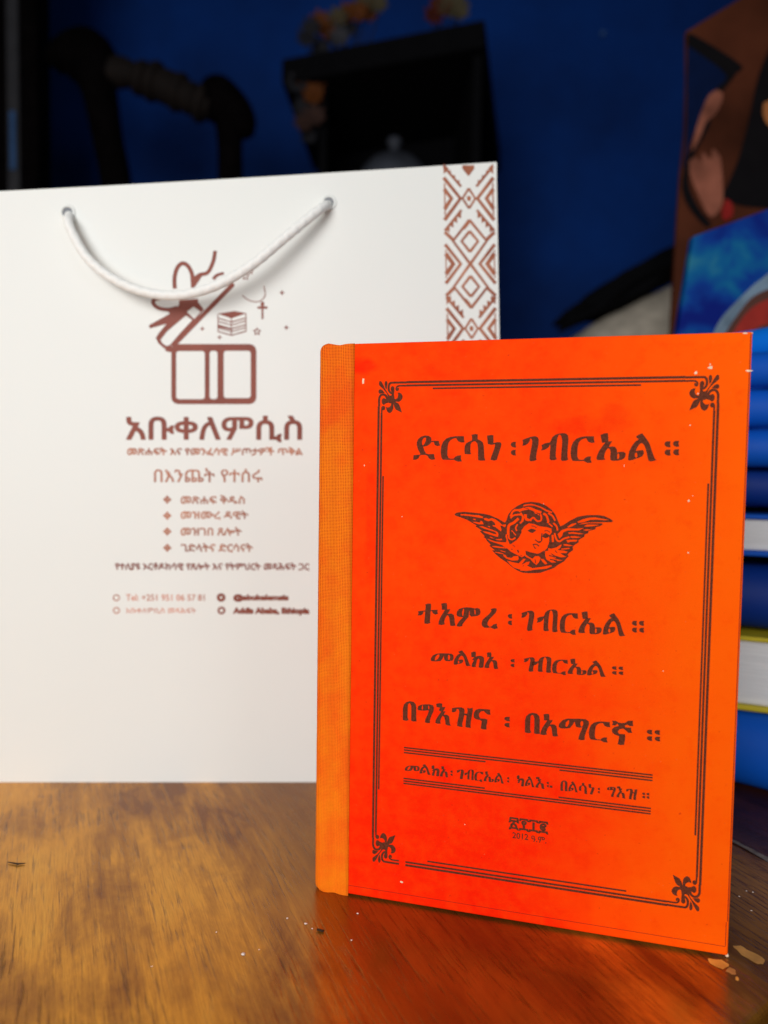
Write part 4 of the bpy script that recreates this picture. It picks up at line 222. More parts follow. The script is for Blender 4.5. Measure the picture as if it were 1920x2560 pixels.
# ---- decode traced print outlines (hundredths of a millimetre on the printed face)
def dec(s):
    o = []
    for p in s.split(';'):
        sg = '+'
        if p[0] in '+-': sg = p[0]; p = p[1:]
        o.append((sg, [tuple(float(q) / 1e5 for q in xy.split(' ')) for xy in p.split(',')]))
    return o
def winding(px, py, poly):
    P = np.array(poly); Q = np.roll(P, -1, 0); wn = np.zeros(len(px), int)
    for (x0, y0), (x1, y1) in zip(P, Q):
        s = (x1 - x0) * (py - y0) - (px - x0) * (y1 - y0)
        wn += ((y0 <= py) & (y1 > py) & (s > 0)).astype(int); wn -= ((y0 > py) & (y1 <= py) & (s < 0)).astype(int)
    return wn
def paint_mesh(name, layers, y, evenodd=False):
    """flat print: later layers cover earlier ones ('+' ink, '-' bare); lies in the local x-z plane at depth y"""
    vs = []; es = []
    for sg, p in layers:
        b = len(vs); vs += [Vector(q) * 1000 for q in p]; es += [(b + i, b + (i + 1) % len(p)) for i in range(len(p))]
    V, E_, F, *_ = delaunay_2d_cdt(vs, es, [], 0, 1e-4)
    A = np.array([[V[i].x, V[i].y] for i in range(len(V))]); F = [t for t in F if len(t) == 3]; T = np.array(F)
    c = A[T].mean(1); ink = np.zeros(len(T), int)
    for sg, p in layers:
        wv = winding(c[:, 0], c[:, 1], [(a * 1000, b * 1000) for a, b in p]) != 0
        if evenodd: ink ^= wv.astype(int)
        else: ink[wv] = 1 if sg == '+' else 0
    T = T[ink == 1]; used = sorted(set(T.flatten())); mp = {k: i for i, k in enumerate(used)}
    out = []
    for t in T:
        a, b, d = (A[k] for k in t); cr = (b[0] - a[0]) * (d[1] - a[1]) - (b[1] - a[1]) * (d[0] - a[0])
        t = [mp[k] for k in t]; out.append(t if cr > 0 else t[::-1])
    me = bpy.data.meshes.new(name); me.from_pydata([(A[k][0] / 1000, y, A[k][1] / 1000) for k in used], [], [tuple(t) for t in out]); me.update(); return me
def flatprint(name, layers, y, mat, parent, label=None, evenodd=False):
    o = link(name, paint_mesh(name, layers, y, evenodd), mat, parent)
    if label: o['label'] = label
    return o
def rect(x0, x1, z0, z1): return ('+', [(x0, z0), (x1, z0), (x1, z1), (x0, z1)])
def text_mesh(body, offset=0.0):
    c = bpy.data.curves.new('txt', 'FONT'); c.body = body; c.size = 1; c.offset = offset; c.resolution_u = 3; c.fill_mode = 'FRONT'
    o = bpy.data.objects.new('txt', c); COL.objects.link(o); dg = bpy.context.evaluated_depsgraph_get(); dg.update()
    me = bpy.data.meshes.new_from_object(o.evaluated_get(dg)); COL.objects.unlink(o); bpy.data.objects.remove(o); bpy.data.curves.remove(c)
    return me
def textprint(name, body, x0, x1, z0, z1, y, mat, parent, bold=0.0, slope=0.0, shear=0.0, label=None):
    """lettering as one flat mesh; bold = stroke thickening in metres"""
    me = text_mesh(body); A = np.array([v.co[:] for v in me.vertices])
    if not len(A): print('EMPTY TEXT', body); return
    lo = A.min(0); hi = A.max(0); X0, X1, Z0, Z1 = x0 + bold, x1 - bold, z0 + bold, z1 - bold
    sx = (X1 - X0) / (hi[0] - lo[0]); sz = (Z1 - Z0) / (hi[1] - lo[1])
    P = [(X0 + (p[0] - lo[0]) * sx, Z0 + (p[1] - lo[1]) * sz + slope * (p[0] - lo[0]) * sx) for p in A]
    bm = bmesh.new(); bm.from_mesh(me); bm.verts.ensure_lookup_table(); bpy.data.meshes.remove(me)
    bmesh.ops.remove_doubles(bm, verts=bm.verts, dist=1e-5); bm.verts.ensure_lookup_table()
    P = [(X0 + (v.co.x - lo[0]) * sx, Z0 + (v.co.y - lo[1]) * sz + slope * (v.co.x - lo[0]) * sx) for v in bm.verts]
    seen = set(); vs = []; fs = []
    for f0 in bm.faces:
        if f0.index in seen: continue
        st = [f0]; isl = []; seen.add(f0.index)
        while st:
            f = st.pop(); isl.append(f)
            for v in f.verts:
                for g in v.link_faces:
                    if g.index not in seen: seen.add(g.index); st.append(g)
        lay = [('+', [P[v.index] for v in f.verts]) for f in isl]
        if bold:
            for e in {e for f in isl for e in f.edges if len(e.link_faces) == 1}:
                p, q_ = (Vector(P[v.index]) for v in e.verts); d = q_ - p
                if d.length < 1e-7: continue
                d.normalize(); n = Vector((-d.y, d.x)); c = bold
                lay.append(('+', [tuple(p - d * c * .6 + n * c), tuple(p - d * c * .6 - n * c), tuple(q_ + d * c * .6 - n * c), tuple(q_ + d * c * .6 + n * c)]))
        m_ = paint_mesh('t', lay, y); k = len(vs); vs += [v.co[:] for v in m_.vertices]; fs += [tuple(k + i for i in p.vertices) for p in m_.polygons]; bpy.data.meshes.remove(m_)
    bm.free(); o = fromdata(name, vs, fs, mat, parent)
    if label: o['label'] = label
    return o

# ---------------------------------------------------------------- materials
def mat_wood(name, gold, dark, red, dirdeg, lustre=.5, rough=.3, band=False):
    q = NT(name); ang = math.radians(-dirdeg)
    v = q.coord(rot=(0, 0, ang), scale=(1, 1, 1))
    def st(sx, sy): 
        mp = q.n('ShaderNodeMapping'); mp.inputs['Scale'].default_value = (sx, sy, 1); q.l(v, mp.inputs[0]); return mp.outputs[0]
    # broad light and dark figure, drawn out along the grain
    big = q.noise(st(1, 3.4), 6.5, 4, .55, .5); fine = q.noise(st(1, 16), 18, 5, .62, .2); ff = q.noise(st(1, 22), 90, 5, .65)
    blotch = q.noise(st(1, 1.8), 22, 7, .68, .5)
    t = q.math('ADD', q.math('MULTIPLY', big, .55), q.math('ADD', q.math('MULTIPLY', fine, .17), q.math('MULTIPLY', blotch, .34)))
    base = q.ramp(t, [(.43, dark), (.51, [(a * .5 + b * .5) for a, b in zip(dark, gold)]), (.57, gold), (.68, red)])
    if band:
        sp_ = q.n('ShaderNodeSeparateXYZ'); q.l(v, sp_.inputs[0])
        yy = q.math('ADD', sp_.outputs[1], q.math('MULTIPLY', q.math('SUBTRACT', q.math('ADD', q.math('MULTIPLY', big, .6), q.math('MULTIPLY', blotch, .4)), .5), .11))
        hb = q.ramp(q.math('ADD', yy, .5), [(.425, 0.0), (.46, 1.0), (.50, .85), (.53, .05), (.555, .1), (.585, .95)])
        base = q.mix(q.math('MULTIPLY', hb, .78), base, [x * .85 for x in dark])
    base = q.mix(q.math('MULTIPLY', q.ramp(ff, [(.38, 1.0), (.58, 0.0)]), .30), base, dark)
    vo = q.noise(st(.16, 2.6), 300, 4, .62); gate = q.noise(st(1, 3), 24, 5, .65)
    pore = q.math('MULTIPLY', q.ramp(vo, [(.54, 0.0), (.63, 1.0)]), q.ramp(gate, [(.40, .10), (.60, 1.0)]))
    base = q.mix(q.math('MULTIPLY', pore, .50), base, [x * .30 for x in dark])
    grit = q.noise(v, 620, 3, .65)
    nrm = q.bump(q.math('ADD', q.math('MULTIPLY', pore, -1.0), q.math('MULTIPLY', grit, .40)), .42, .0004)
    smear = q.noise(v, 16, 5, .65)
    q.set(base, q.math('ADD', q.math('MULTIPLY', smear, .12), rough - .06), nrm)
    q.b.inputs['Metallic'].default_value = lustre; q.b.inputs['Specular IOR Level'].default_value = .25
    return q.m
GR = -66.0
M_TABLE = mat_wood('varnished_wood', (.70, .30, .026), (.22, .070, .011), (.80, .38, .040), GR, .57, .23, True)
M_BORDER = mat_wood('dark_varnished_wood', (.11, .028, .012), (.045, .012, .006), (.13, .035, .014), GR + 4, .3, .35)

# orange paper
q = NT('orange_paper'); v = q.coord()
n1 = q.noise(v, 26, 5, .62, .3); n2 = q.noise(v, 420, 4, .6); n3 = q.noise(v, 9, 3, .5)
base = q.mix(q.ramp(n3, [(.35, 0.0), (.68, 1.0)]), (.95, .036, .0), (.97, .058, .0))
base = q.mix(q.math('MULTIPLY', q.ramp(n1, [(.47, 0.0), (.72, 1.0)]), .62), base, (.92, .018, .0))
sep = q.n('ShaderNodeSeparateXYZ'); q.l(v, sep.inputs[0])
def blob(x, z, rx_, rz_, amt):
    dx = q.math('DIVIDE', q.math('SUBTRACT', sep.outputs[0], x), rx_); dz = q.math('DIVIDE', q.math('SUBTRACT', sep.outputs[2], z), rz_)
    d = q.math('SQRT', q.math('ADD', q.math('MULTIPLY', dx, dx), q.math('MULTIPLY', dz, dz)))
    d = q.math('ADD', d, q.math('MULTIPLY', q.math('SUBTRACT', q.noise(v, 70, 4, .6), .5), 1.5))
    return q.math('MULTIPLY', q.ramp(d, [(.55, 1.0), (.98, 0.0)]), min(1, amt * 1.1))
for x, z, a, b, s in ((.109, .188, .006, .004, .75), (.100, .184, .016, .004, .5), (.151, .047, .0085, .010, .8), (.146, .050, .004, .006, .7), (.092, .098, .004, .002, .6), (.0185, .206, .008, .004, .7), (.127, .0635, .005, .003, .7), (.052, .052, .004, .006, .6), (.094, .052, .004, .006, .6), (.046, .076, .006, .003, .5), (.150, .016, .007, .006, .6), (.083, .075, .004, .008, .55), (.022, .150, .003, .03, .35), (.135, .205, .012, .004, -.0)):
    if s > 0: base = q.mix(blob(x, z, a, b, s), base, (.90, .010, .0))
lowz = q.math('MULTIPLY', q.ramp(q.math('ADD', sep.outputs[2], q.math('MULTIPLY', q.math('SUBTRACT', n1, .5), .08)), [(.03, 1.0), (.13, 0.0)]), .8)  # weaker light towards the foot, put into the paper as a redder tone
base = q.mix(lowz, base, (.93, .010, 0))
# stronger light on the outer margin, painted in as more orange paper
margin_light = q.math('MULTIPLY', q.ramp(q.math('ADD', sep.outputs[0], q.math('MULTIPLY', q.math('SUBTRACT', n1, .5), .07)), [(.085, 0.0), (.150, 1.0)]), 1.0)
base = q.mix(q.math('MULTIPLY', margin_light, .72), base, (.98, .135, .0))
mf = q.noise(v, 150, 6, .7)
base = q.mix(q.math('MULTIPLY', q.ramp(mf, [(.42, 0.0), (.70, 1.0)]), .22), base, (.97, .105, .002))
base = q.mix(q.math('MULTIPLY', q.ramp(mf, [(.30, 1.0), (.46, 0.0)]), .20), base, (.80, .012, .0))
ws = q.noise(v, 1400, 3, .5)
base = q.mix(q.math('MULTIPLY', q.ramp(ws, [(.70, 0.0), (.76, 1.0)]), .28), base, (.95, .30, .12))
ds = q.noise(v, 700, 2, .5)
base = q.mix(q.math('MULTIPLY', q.ramp(ds, [(.70, 0.0), (.76, 1.0)]), .5), base, (.45, .015, .003))
M_PAPER = q.set(base, .75, q.bump(q.math('ADD', n2, q.math('MULTIPLY', n1, 2.0)), .12, .0004)); q.b.inputs['Specular IOR Level'].default_value = .05
M_EDGE = simple('cover_edge_paper', (.80, .035, .012), .6, 300, .3)
# orange book cloth with open weave
q = NT('orange_book_cloth'); v = q.coord()
sep = q.n('ShaderNodeSeparateXYZ'); q.l(v, sep.inputs[0])
wob = q.noise(v, 130, 3, .6)
def saw(sock, per, ph):
    a = q.math('ADD', q.math('DIVIDE', sock, per), q.math('MULTIPLY', wob, ph)); return q.math('SINE', q.math('MULTIPLY', a, 6.2832))
wx = saw(q.math('ADD', sep.outputs[0], q.math('MULTIPLY', sep.outputs[1], .6)), .00064, .8); wz = saw(sep.outputs[2], .00056, .9)
hole = q.math('MULTIPLY', q.math('MULTIPLY_ADD', wx, .5, .5), q.math('MULTIPLY_ADD', wz, .5, .5))
thr = q.noise(v, 900, 2, .6)
stain = q.noise(v, 45, 4, .6)
cl = q.mix(q.ramp(stain, [(.40, 0.0), (.65, 1.0)]), (.95, .21, .001), (.93, .12, .001))
# the weave shows less at the glue-soaked, dirt-free foot of the spine
vis = q.ramp(q.math('ADD', sep.outputs[2], q.math('MULTIPLY', stain, .06)), [(.03, .10), (.17, 1.0)])
cl = q.mix(q.math('MULTIPLY', q.math('MULTIPLY', q.ramp(q.math('ADD', hole, q.math('MULTIPLY', thr, .5)), [(.42, 0.0), (.85, 1.0)]), .95), vis), cl, (.42, .022, .002))
M_CLOTH = q.set(cl, .8, q.bump(q.math('MULTIPLY', hole, -1.0), .5, .0003)); q.b.inputs['Specular IOR Level'].default_value = .2
q = NT('brown_print_ink'); v = q.coord()
n = q.noise(v, 1300, 3, .6)
M_INK = q.set(q.mix(q.ramp(n, [(.35, 0.0), (.7, 1.0)]), (.085, .018, .008), (.150, .038, .018)), .7); q.b.inputs['Specular IOR Level'].default_value = .08
M_WORN = simple('bare_white_board', (.80, .58, .40), .8, 900, .2)
M_PAGES = simple('page_paper', (.74, .70, .60), .8, 400, .1)
# bag
q = NT('white_coated_card'); v = q.coord(); n = q.noise(v, 7, 3, .5)
M_BAG = q.set((.80, .81, .785), .45, q.bump(n, .12, .01)); q.b.inputs['Specular IOR Level'].default_value = .25
q = NT('copper_foil_print'); v = q.coord(); n = q.noise(v, 40, 4, .6)
M_FOIL = q.set(q.mix(q.ramp(n, [(.35, 0.0), (.7, 1.0)]), (.20, .032, .014), (.27, .052, .024)), .6, Metallic=.0)
M_FOIL2 = simple('copper_foil_catching_light', (.46, .17, .11), .35, 60, .35, Metallic=.3)  # lighter copy of the foil print, its reflected light put into the colour
q = NT('copper_foil_pattern'); v = q.coord()
sep = q.n('ShaderNodeSeparateXYZ'); q.l(v, sep.inputs[0]); n = q.noise(v, 60, 4, .6)
M_FOIL3 = q.set(q.mix(q.ramp(n, [(.35, 0.0), (.7, 1.0)]), (.24, .055, .022), (.48, .165, .075)), .5, Metallic=.15)
M_ROPE = simple('white_cotton_cord', (.90, .895, .87), .8, 500, .03, .15)
M_HOLE = simple('dark_eyelet_hole', (.22, .23, .25), .7)
# surroundings
q = NT('blue_painted_plaster'); v = q.coord(); n = q.noise(v, 3, 5, .6); n2 = q.noise(v, 60, 4, .6)
M_WALL = q.set(q.mix(q.ramp(n, [(.3, 0.0), (.7, 1.0)]), (.0006, .019, .12), (.0008, .042, .26)), .75, q.bump(n2, .25, .004)); q.b.inputs['Specular IOR Level'].default_value = .15
M_BLACKWOOD = simple('blackened_wood', (.0025, .0018, .002), .8, 40, .4, .3); M_BLACKWOOD.node_tree.nodes['Principled BSDF'].inputs['Specular IOR Level'].default_value = .02
M_RAILWOOD = simple('brown_carved_wood', (.008, .005, .004), .8, 40, .3, .3)
M_BLACK = simple('matt_black', (.004, .004, .005), .9); M_BLACK.node_tree.nodes['Principled BSDF'].inputs['Specular IOR Level'].default_value = .05
M_GREY = simple('dull_grey_metal', (.045, .05, .065), .6, 20, .4)
M_FLOOR = simple('dark_floor', (.03, .022, .018), .7, 4, .3)

# ================================================================ the room
def wall_grid():
    bm = bmesh.new(); box(bm, -2.6, 2.6, 1.62, 1.72, -0.75, 2.1); return bm
tag(frombm('wall', wall_grid(), M_WALL), kind='structure')
tag(frombm('floor', prism([(-2.6, -1.2), (2.6, -1.2), (2.6, 1.62), (-2.6, 1.62)], -.80, -.75), M_FLOOR), kind='structure')

# ================================================================ table
def tpt(P, d, n, a, b): return (P[0] + d[0] * a + n[0] * b, P[1] + d[1] * a + n[1] * b)
Pc = (.1885, .2785); de = (math.cos(math.radians(39.3)), math.sin(math.radians(39.3))); dg_ = (-.4649, .8854)
table = empty('wooden_table', (0.0, .35, 0)); tag(table, 'varnished golden brown wooden table under the orange book and the white bag', 'table')
def T(p): return (p[0], p[1] - .35)
A0 = Pc; A1 = (Pc[0] - de[0] * 1.15, Pc[1] - de[1] * 1.15); A2 = (A1[0] + dg_[0] * 1.0, A1[1] + dg_[1] * 1.0); A3 = (Pc[0] + dg_[0] * .78, Pc[1] + dg_[1] * .78)
def rounded_front(P):  # front corner of the panel slightly rounded
    o = []
    for t in (0, .25, .5, .75, 1):
        a = (P[0] - de[0] * .02 * (1 - t), P[1] - de[1] * .02 * (1 - t)); b = (P[0] + dg_[0] * .015 * t, P[1] + dg_[1] * .015 * t)
        o.append((a[0] * (1 - t) + b[0] * t, a[1] * (1 - t) + b[1] * t))
    return o
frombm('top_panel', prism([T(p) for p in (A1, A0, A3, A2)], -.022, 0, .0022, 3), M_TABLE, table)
nx = (.8854, .4649)
B0 = (A0[0] + nx[0] * .0008, A0[1] + nx[1] * .0008); B3 = (A3[0] + nx[0] * .0008, A3[1] + nx[1] * .0008)
frombm('edge_board', prism([T(p) for p in (B0, (B0[0] + de[0] * .42, B0[1] + de[1] * .42), (B3[0] + nx[0] * .42, B3[1] + nx[1] * .42), B3)], -.022, -.0004, .0022, 3), M_BORDER, table)['label'] = 'darker red brown board along the right side'
for p in ((-.5, -.2), (.12, .25), (-.5, .3), (.05, .72)):
    bm = bmesh.new(); box(bm, p[0] - .03, p[0] + .03, p[1] - .38, p[1] - .32, -.75, -.0235, .003); frombm('leg', bm, M_BORDER, table)
M_CHIP = simple('bare_worn_wood', (.95, .42, .07), .6, 200, .25)
M_CHIP2 = simple('half_worn_varnish', (.55, .25, .06), .5, 200, .25)
def flatpatch(name, pts, z, mat, parent, label=None):
    me = bpy.data.meshes.new(name); k = []
    for i in range(len(pts)):
        a, b = pts[i], pts[(i + 1) % len(pts)]; k.append(a)
        m_ = ((a[0] + b[0]) / 2 + random.uniform(-.0003, .0003), (a[1] + b[1]) / 2 + random.uniform(-.0003, .0003)); k.append(m_)
    me.from_pydata([(x, y - .35, z) for x, y in k], [], [tuple(range(len(k)))]); me.update()
    o = link(name, me, mat, parent)
    if label: o['label'] = label
    return o
flatpatch('worn_patch', [(0.1145, 0.2478), (0.1187, 0.2471), (0.1201, 0.2448), (0.1197, 0.2437), (0.1169, 0.2421), (0.1143, 0.2444), (0.1139, 0.2465)], .00012, M_CHIP, table, 'pale bare patch at the corner of the book')
flatpatch('worn_patch', [(0.1262, 0.2549), (0.1291, 0.255), (0.1302, 0.2528), (0.1321, 0.2509), (0.1335, 0.2488), (0.1336, 0.2469), (0.132, 0.245), (0.1302, 0.245), (0.1286, 0.2473), (0.1269, 0.2497), (0.1266, 0.2527)], .00012, M_CHIP2, table, 'long pale patch right of the book')
flatpatch('worn_patch', [(0.1197, 0.2433), (0.1211, 0.2419), (0.1202, 0.2396), (0.1187, 0.2396), (0.1173, 0.2411)], .00012, M_CHIP2, table)
flatpatch('worn_patch', [(0.1197, 0.2386), (0.1202, 0.2381), (0.1194, 0.2364), (0.1187, 0.2369)], .00012, M_CHIP, table)
M_CRUMB = simple('white_crumb', (.80, .72, .66), .8)
for i, (x, y, a, b) in enumerate([(-0.0463, 0.2465, 0.00072, 0.00064), (-0.0339, 0.2674, 0.00048, 0.0004), (-0.0267, 0.2642, 0.0006, 0.00048), (-0.0583, 0.2584, 0.00036, 0.00024), (-0.0094, 0.255, 0.00036, 0.00032), (-0.0078, 0.271, 0.00048, 0.0004), (-0.024, 0.2613, 0.0003, 0.00032), (-0.0413, 0.249, 0.00024, 0.00024), (0.1482, 0.2899, 0.0003, 0.00032), (0.1434, 0.2859, 0.00042, 0.00032), (0.1504, 0.2891, 0.00036, 0.00032), (0.1435, 0.2764, 0.00036, 0.00024), (-0.0756, 0.2395, 0.00018, 0.00024)]):
    bm = bmesh.new(); bmesh.ops.create_icosphere(bm, subdivisions=2, radius=1)
    for v_ in bm.verts:
        k = 1 + .45 * noise.noise(v_.co * 1.3 + Vector((i * 7, 0, 0))); v_.co = Vector((v_.co.x * a * k, v_.co.y * b * k, max(0, v_.co.z * b * .6 * k)))
    o = frombm('crumb', bm, M_CRUMB, None, True); o.location = (x, y, .0001); o.rotation_euler = (0, 0, i * 1.7)
    tag(o, 'largest white crumb on the table to the left below the book' if i == 0 else ('tiny white crumb on the dark wood right of the orange book' if x > .1 else 'tiny white crumb on the table below and left of the orange book'), 'crumb', 'crumbs scattered on the table')

M_TWIG = simple('dark_fibre', (.035, .018, .01), .8)
for lab, pts, r in (('thin dark splinter on the table near the left edge below the white bag', ((-0.1562, 0.3032), (-0.1513, 0.3018), (-0.1486, 0.3025)), .0004), ('short dark bit just below the spine of the orange book', ((-0.0221, 0.2602), (-0.0197, 0.2593)), .0004)):
    tv, tf = tube([Vector((x, y, .0005)) for x, y in pts], [r * (1 if 0 < i < len(pts) - 1 or len(pts) < 3 else .4) for i in range(len(pts))], 8); tag(fromdata('splinter', tv, tf, M_TWIG, None, True), lab, 'splinter')
flatpatch('edge_highlight', [(0.1601, 0.3357), (0.1636, 0.3309), (0.1673, 0.3238), (0.1739, 0.3094), (0.1714, 0.3049), (0.1657, 0.3206), (0.1624, 0.3283), (0.1589, 0.333)], .00012, simple('pale_highlight_tone', (.17,.14,.12), .5, 200, .4), table, 'greyish painted highlight along the joint of the two boards')  # flat pale strip painting the highlight on the bevelled edge


# ================================================================ orange book
BW, BH, BT = .15255, .2150, .0235; YAW = -0.2579173; BX, BY = -.0260556, .2864628
book = empty('hardcover_book', (BX, BY, 0), YAW)
tag(book, 'orange hardcover prayer book with dark brown lettering and a winged head, standing on the table', 'book')
# front and back boards
def board(name, y0, y1, lab):
    bm = bmesh.new(); box(bm, .0141, BW, y0, y1, .0007, BH, .0007, 3)
    for v_ in bm.verts:   # knocked corners
        if v_.co.x > BW - .003 and (v_.co.z > BH - .003 or v_.co.z < .003): v_.co.x -= .0003; v_.co.z += -.0003 if v_.co.z > .1 else .0003
    o = frombm(name, bm, M_PAPER, book); o['label'] = lab; return o
front = board('front_cover', 0, .0026, 'orange paper front cover with red stains')
board('back_cover', BT - .0026, BT, 'orange paper back cover')
prof = [(.0146, .00035), (.0128, .0002), (.0112, .0003), (.0098, .0007), (.0085, .0010), (.0072, .0007), (.0058, .0003), (.0040, .0001), (.0022, .0004), (.0008, .0015), (.0001, .0035), (-.0002, .007), (-.0003, .0118)]
prof += [(x, BT - y) for x, y in prof[::-1][1:]]
vs = []; fs = []; nz = 90
zs = [0, .0002, .0005, .0009, .0014, .002, .0027] + [.004 + (BH - .008) * i / 78 for i in range(79)] + [BH - e for e in (.0027, .002, .0014, .0009, .0005, .0002, 0)]; nz = len(zs) - 1
for i, z in enumerate(zs):
    for x, y in prof:
        r = .0026; e = min(z, BH - z); ins = r * (1 - math.sqrt(max(0, 1 - ((r - e) / r) ** 2))) if e < r else 0
        k = max(0, 1 - x / .006); zz = z
        dip = .00035 * math.exp(-((x - .0085) / .0022) ** 2) * (max(0, 1 - e / .004))
        zz = z + (0 if z < BH / 2 else -dip)
        jit = .00004 * noise.noise(Vector((x * 300, z * 160, 3)))
        vs.append((x + ins * k + jit, y + ins * k * .3 * (1 if y < BT / 2 else -1) + jit, zz))
n_ = len(prof)
for i in range(nz):
    for j in range(n_ - 1):
        a = i * n_ + j; fs.append((a, a + 1, a + 1 + n_, a + n_)[::-1])
sp = fromdata('spine', vs, fs, M_CLOTH, book, True); sp['label'] = 'orange cloth spine with open weave'
md = sp.modifiers.new('thickness', 'SOLIDIFY'); md.thickness = .0005; md.offset = 1
bm = bmesh.new(); box(bm, .0025, BW - .0035, .0028, BT - .0028, .003, BH - .003, .0004); frombm('page_block', bm, M_PAGES, book)
# thin crease lines of the covering paper
YI = -.00006
flatprint('crease_line', [rect(.01445, .1512, .00425, .00440), rect(.15115, .15135, .0045, .0130), rect(.15150, .15172, .0134, .2138)], YI, simple('dark_red_crease', (.20, .008, .004), .7), book, 'thin dark crease along the foot and outer edge')
flatprint('cloth_edge_line', [rect(.01405, .01425, .0006, .2144)], YI, simple('cloth_edge', (.10, .008, .004), .7), book)
# ---- frame
cx0, cx1, ct, cb = .02415, .14265, .20045, .0156
W1, W2, W3 = .00084, .00072, .00060
def hz(x0, x1, z, wd): return rect(x0, x1, z - wd / 2, z + wd / 2)
def vt(x, z0, z1, wd): return rect(x - wd / 2, x + wd / 2, z0, z1)
XO, XI, ZO, ZI = (0.0349, 0.03492, 0.19123, 0.18874)
FR = [hz(XO, .16678 - XO, .20012, W1), hz(XI, .16678 - XI, .19888, W2), hz(.0449, .1177, .19768, W3),
      vt(.02432, .21602 - ZO, ZO, W1), vt(.02548, .21602 - ZI, ZI, W2), vt(.02640, .04425, .1651, W3),
      vt(.14245, .21602 - ZO, ZO, W1), vt(.14130, .21602 - ZI, ZI, W2), vt(.14030, .0422, .16422, W3),
      hz(.0374, .16678 - XO, .01590, W1), hz(.0374, .16678 - XI, .01714, W2), hz(.0460, .1182, .01870, W3)]
flatprint('border_rules', FR, YI, M_INK, book, 'dark brown frame of triple lines')
orn = dec(ORN)
for name_, fx, fz in (('c', 0, 0), ('c', 1, 0), ('c', 0, 1), ('c', 1, 1)):
    L_ = [(s, [((.16678 - x) if fx else x, (.21602 - z) if fz else z) for x, z in p]) for s, p in orn]
    flatprint('corner_ornament', L_, YI, M_INK, book)
G_ = [g for g in GLYPHS]
def glyph_line(idx, name, lab):
    vs_ = []; fs_ = []
    for g in idx:
        me = paint_mesh('g', [('+', p) for s, p in dec(G_[g])], YI, True); b = len(vs_)
        vs_ += [v_.co[:] for v_ in me.vertices]; fs_ += [tuple(b + i for i in p.vertices) for p in me.polygons]; bpy.data.meshes.remove(me)
    o = fromdata(name, vs_, fs_, M_INK, book); o['label'] = lab
lines = LINES
labs = ['largest line of brown lettering above the winged head', 'line of brown lettering below the winged head', 'smaller third line of brown lettering', 'bold fourth line of brown lettering', 'small line of brown lettering between two rules']
for (a, b), lb in zip(lines, labs): glyph_line(range(a, b), 'lettering', lb)
RU = [hz(.03613, .12574, .06180, .00055), hz(.03613, .12574, .06085, .00055), hz(.03613, .06726, .05985, .00055), hz(.09392, .12574, .05985, .00055)]
flatprint('double_rule', RU, YI, M_INK, book, 'ruled lines above the small lettering')
RL = [hz(.03613, .12552, .04785, .00055), hz(.03613, .12552, .04880, .00055), hz(.03613, .06715, .04980, .00055), hz(.09387, .12552, .04980, .00055)]
flatprint('double_rule', RL, YI, M_INK, book, 'ruled lines below the small lettering')
textprint('year_numerals', '፳፻፲፪', .0762, .0906, .0354, .0402, YI, M_INK, book, .00016, label='year in old numerals near the foot of the cover')
textprint('year_date', '2012', .0777, .0835, .0323, .0346, YI, M_INK, book, .00005)
textprint('year_date', 'ዓ.ም.', .0846, .0900, .0320, .0343, YI, M_INK, book, .00004)
flatprint('winged_head_print', dec(CHERUB), YI, M_INK, book, 'brown print of a curly head between two wings')
# white chips where the paper is rubbed through
def chipm(pts):
    layers = []
    for x, z, a, b in pts:
        n = 9; layers.append(('+', [(x + a * (1 + random.uniform(-.35, .35)) * math.cos(2 * math.pi * i / n), z + b * (1 + random.uniform(-.35, .35)) * math.sin(2 * math.pi * i / n)) for i in range(n)]))
    return layers
for c_ in chipm([(.0181, .2008, .00055, .0011), (.1396, .2031, .0008, .0005), (.1352, .2015, .0005, .0005), (.1343, .1583, .00045, .0005), (.1347, .1405, .0003, .0003), (.1339, .1839, .0002, .0002), (.1500, .2142, .0007, .00028),
    (.1515, .2018, .0010, .0003), (.1395, .2042, .0002, .0003), (.0340, .1500, .00018, .00018), (.0860, .1560, .00015, .00015), (.0190, .1690, .00018, .0003), (.1355, .1600, .00015, .00015), (.0600, .0350, .0002, .0002),
    (.0360, .0090, .0008, .0003), (.1280, .0990, .00018, .00018), (.1360, .1945, .0003, .0003), (.1130, .1700, .0001, .0004)]): flatprint('worn_spot', [c_], -.0001, M_WORN, book)
for x, z, a in ((.1521, .0007, .0008), (.1521, .2143, .0006)):
    bm = bmesh.new(); b2 = bmesh.ops.create_icosphere(bm, subdivisions=2, radius=a)['verts']
    for v_ in b2: v_.co = Vector((x + v_.co.x * .8, .0012 + v_.co.y * 1.1, z + v_.co.z * .8))
    frombm('frayed_corner', bm, M_WORN, book, True)

# ================================================================ white gift bag
bag = empty('paper_bag', (-.2012013, .3834529, 0), math.radians(1.934))
tag(bag, 'white paper carrier bag with copper print and white rope handle behind the orange book', 'bag')
topz = lambda x: .3062 + .000079e3 * x + .02 * x * x * 1.0 if False else .3061 + .0760 * x + .034 * x * x
def rx_at(z): return .2571 + (.3279 - z) * .0395 if z > .2 else .2621 + (.2 - z) * .012
LX = -.062; DEP = .085
def face_pt(a, b):  # a across 0..1, b up 0..1
    z0 = 0; xr = rx_at(b * .33); x = LX + (xr - LX) * a; z = topz(x) * b; return x, z
na, nb_ = 40, 44; vs = []; fs = []
for j in range(nb_ + 1):
    for i in range(na + 1):
        x, z = face_pt(i / na, j / nb_); vs.append((x, 0.0, z))
for j in range(nb_):
    for i in range(na): a = j * (na + 1) + i; fs.append((a, a + 1, a + na + 2, a + na + 1))
o = fromdata('front_panel', vs, fs, M_BAG, bag); md = o.modifiers.new('card', 'SOLIDIFY'); md.thickness = .0007; md.offset = -1
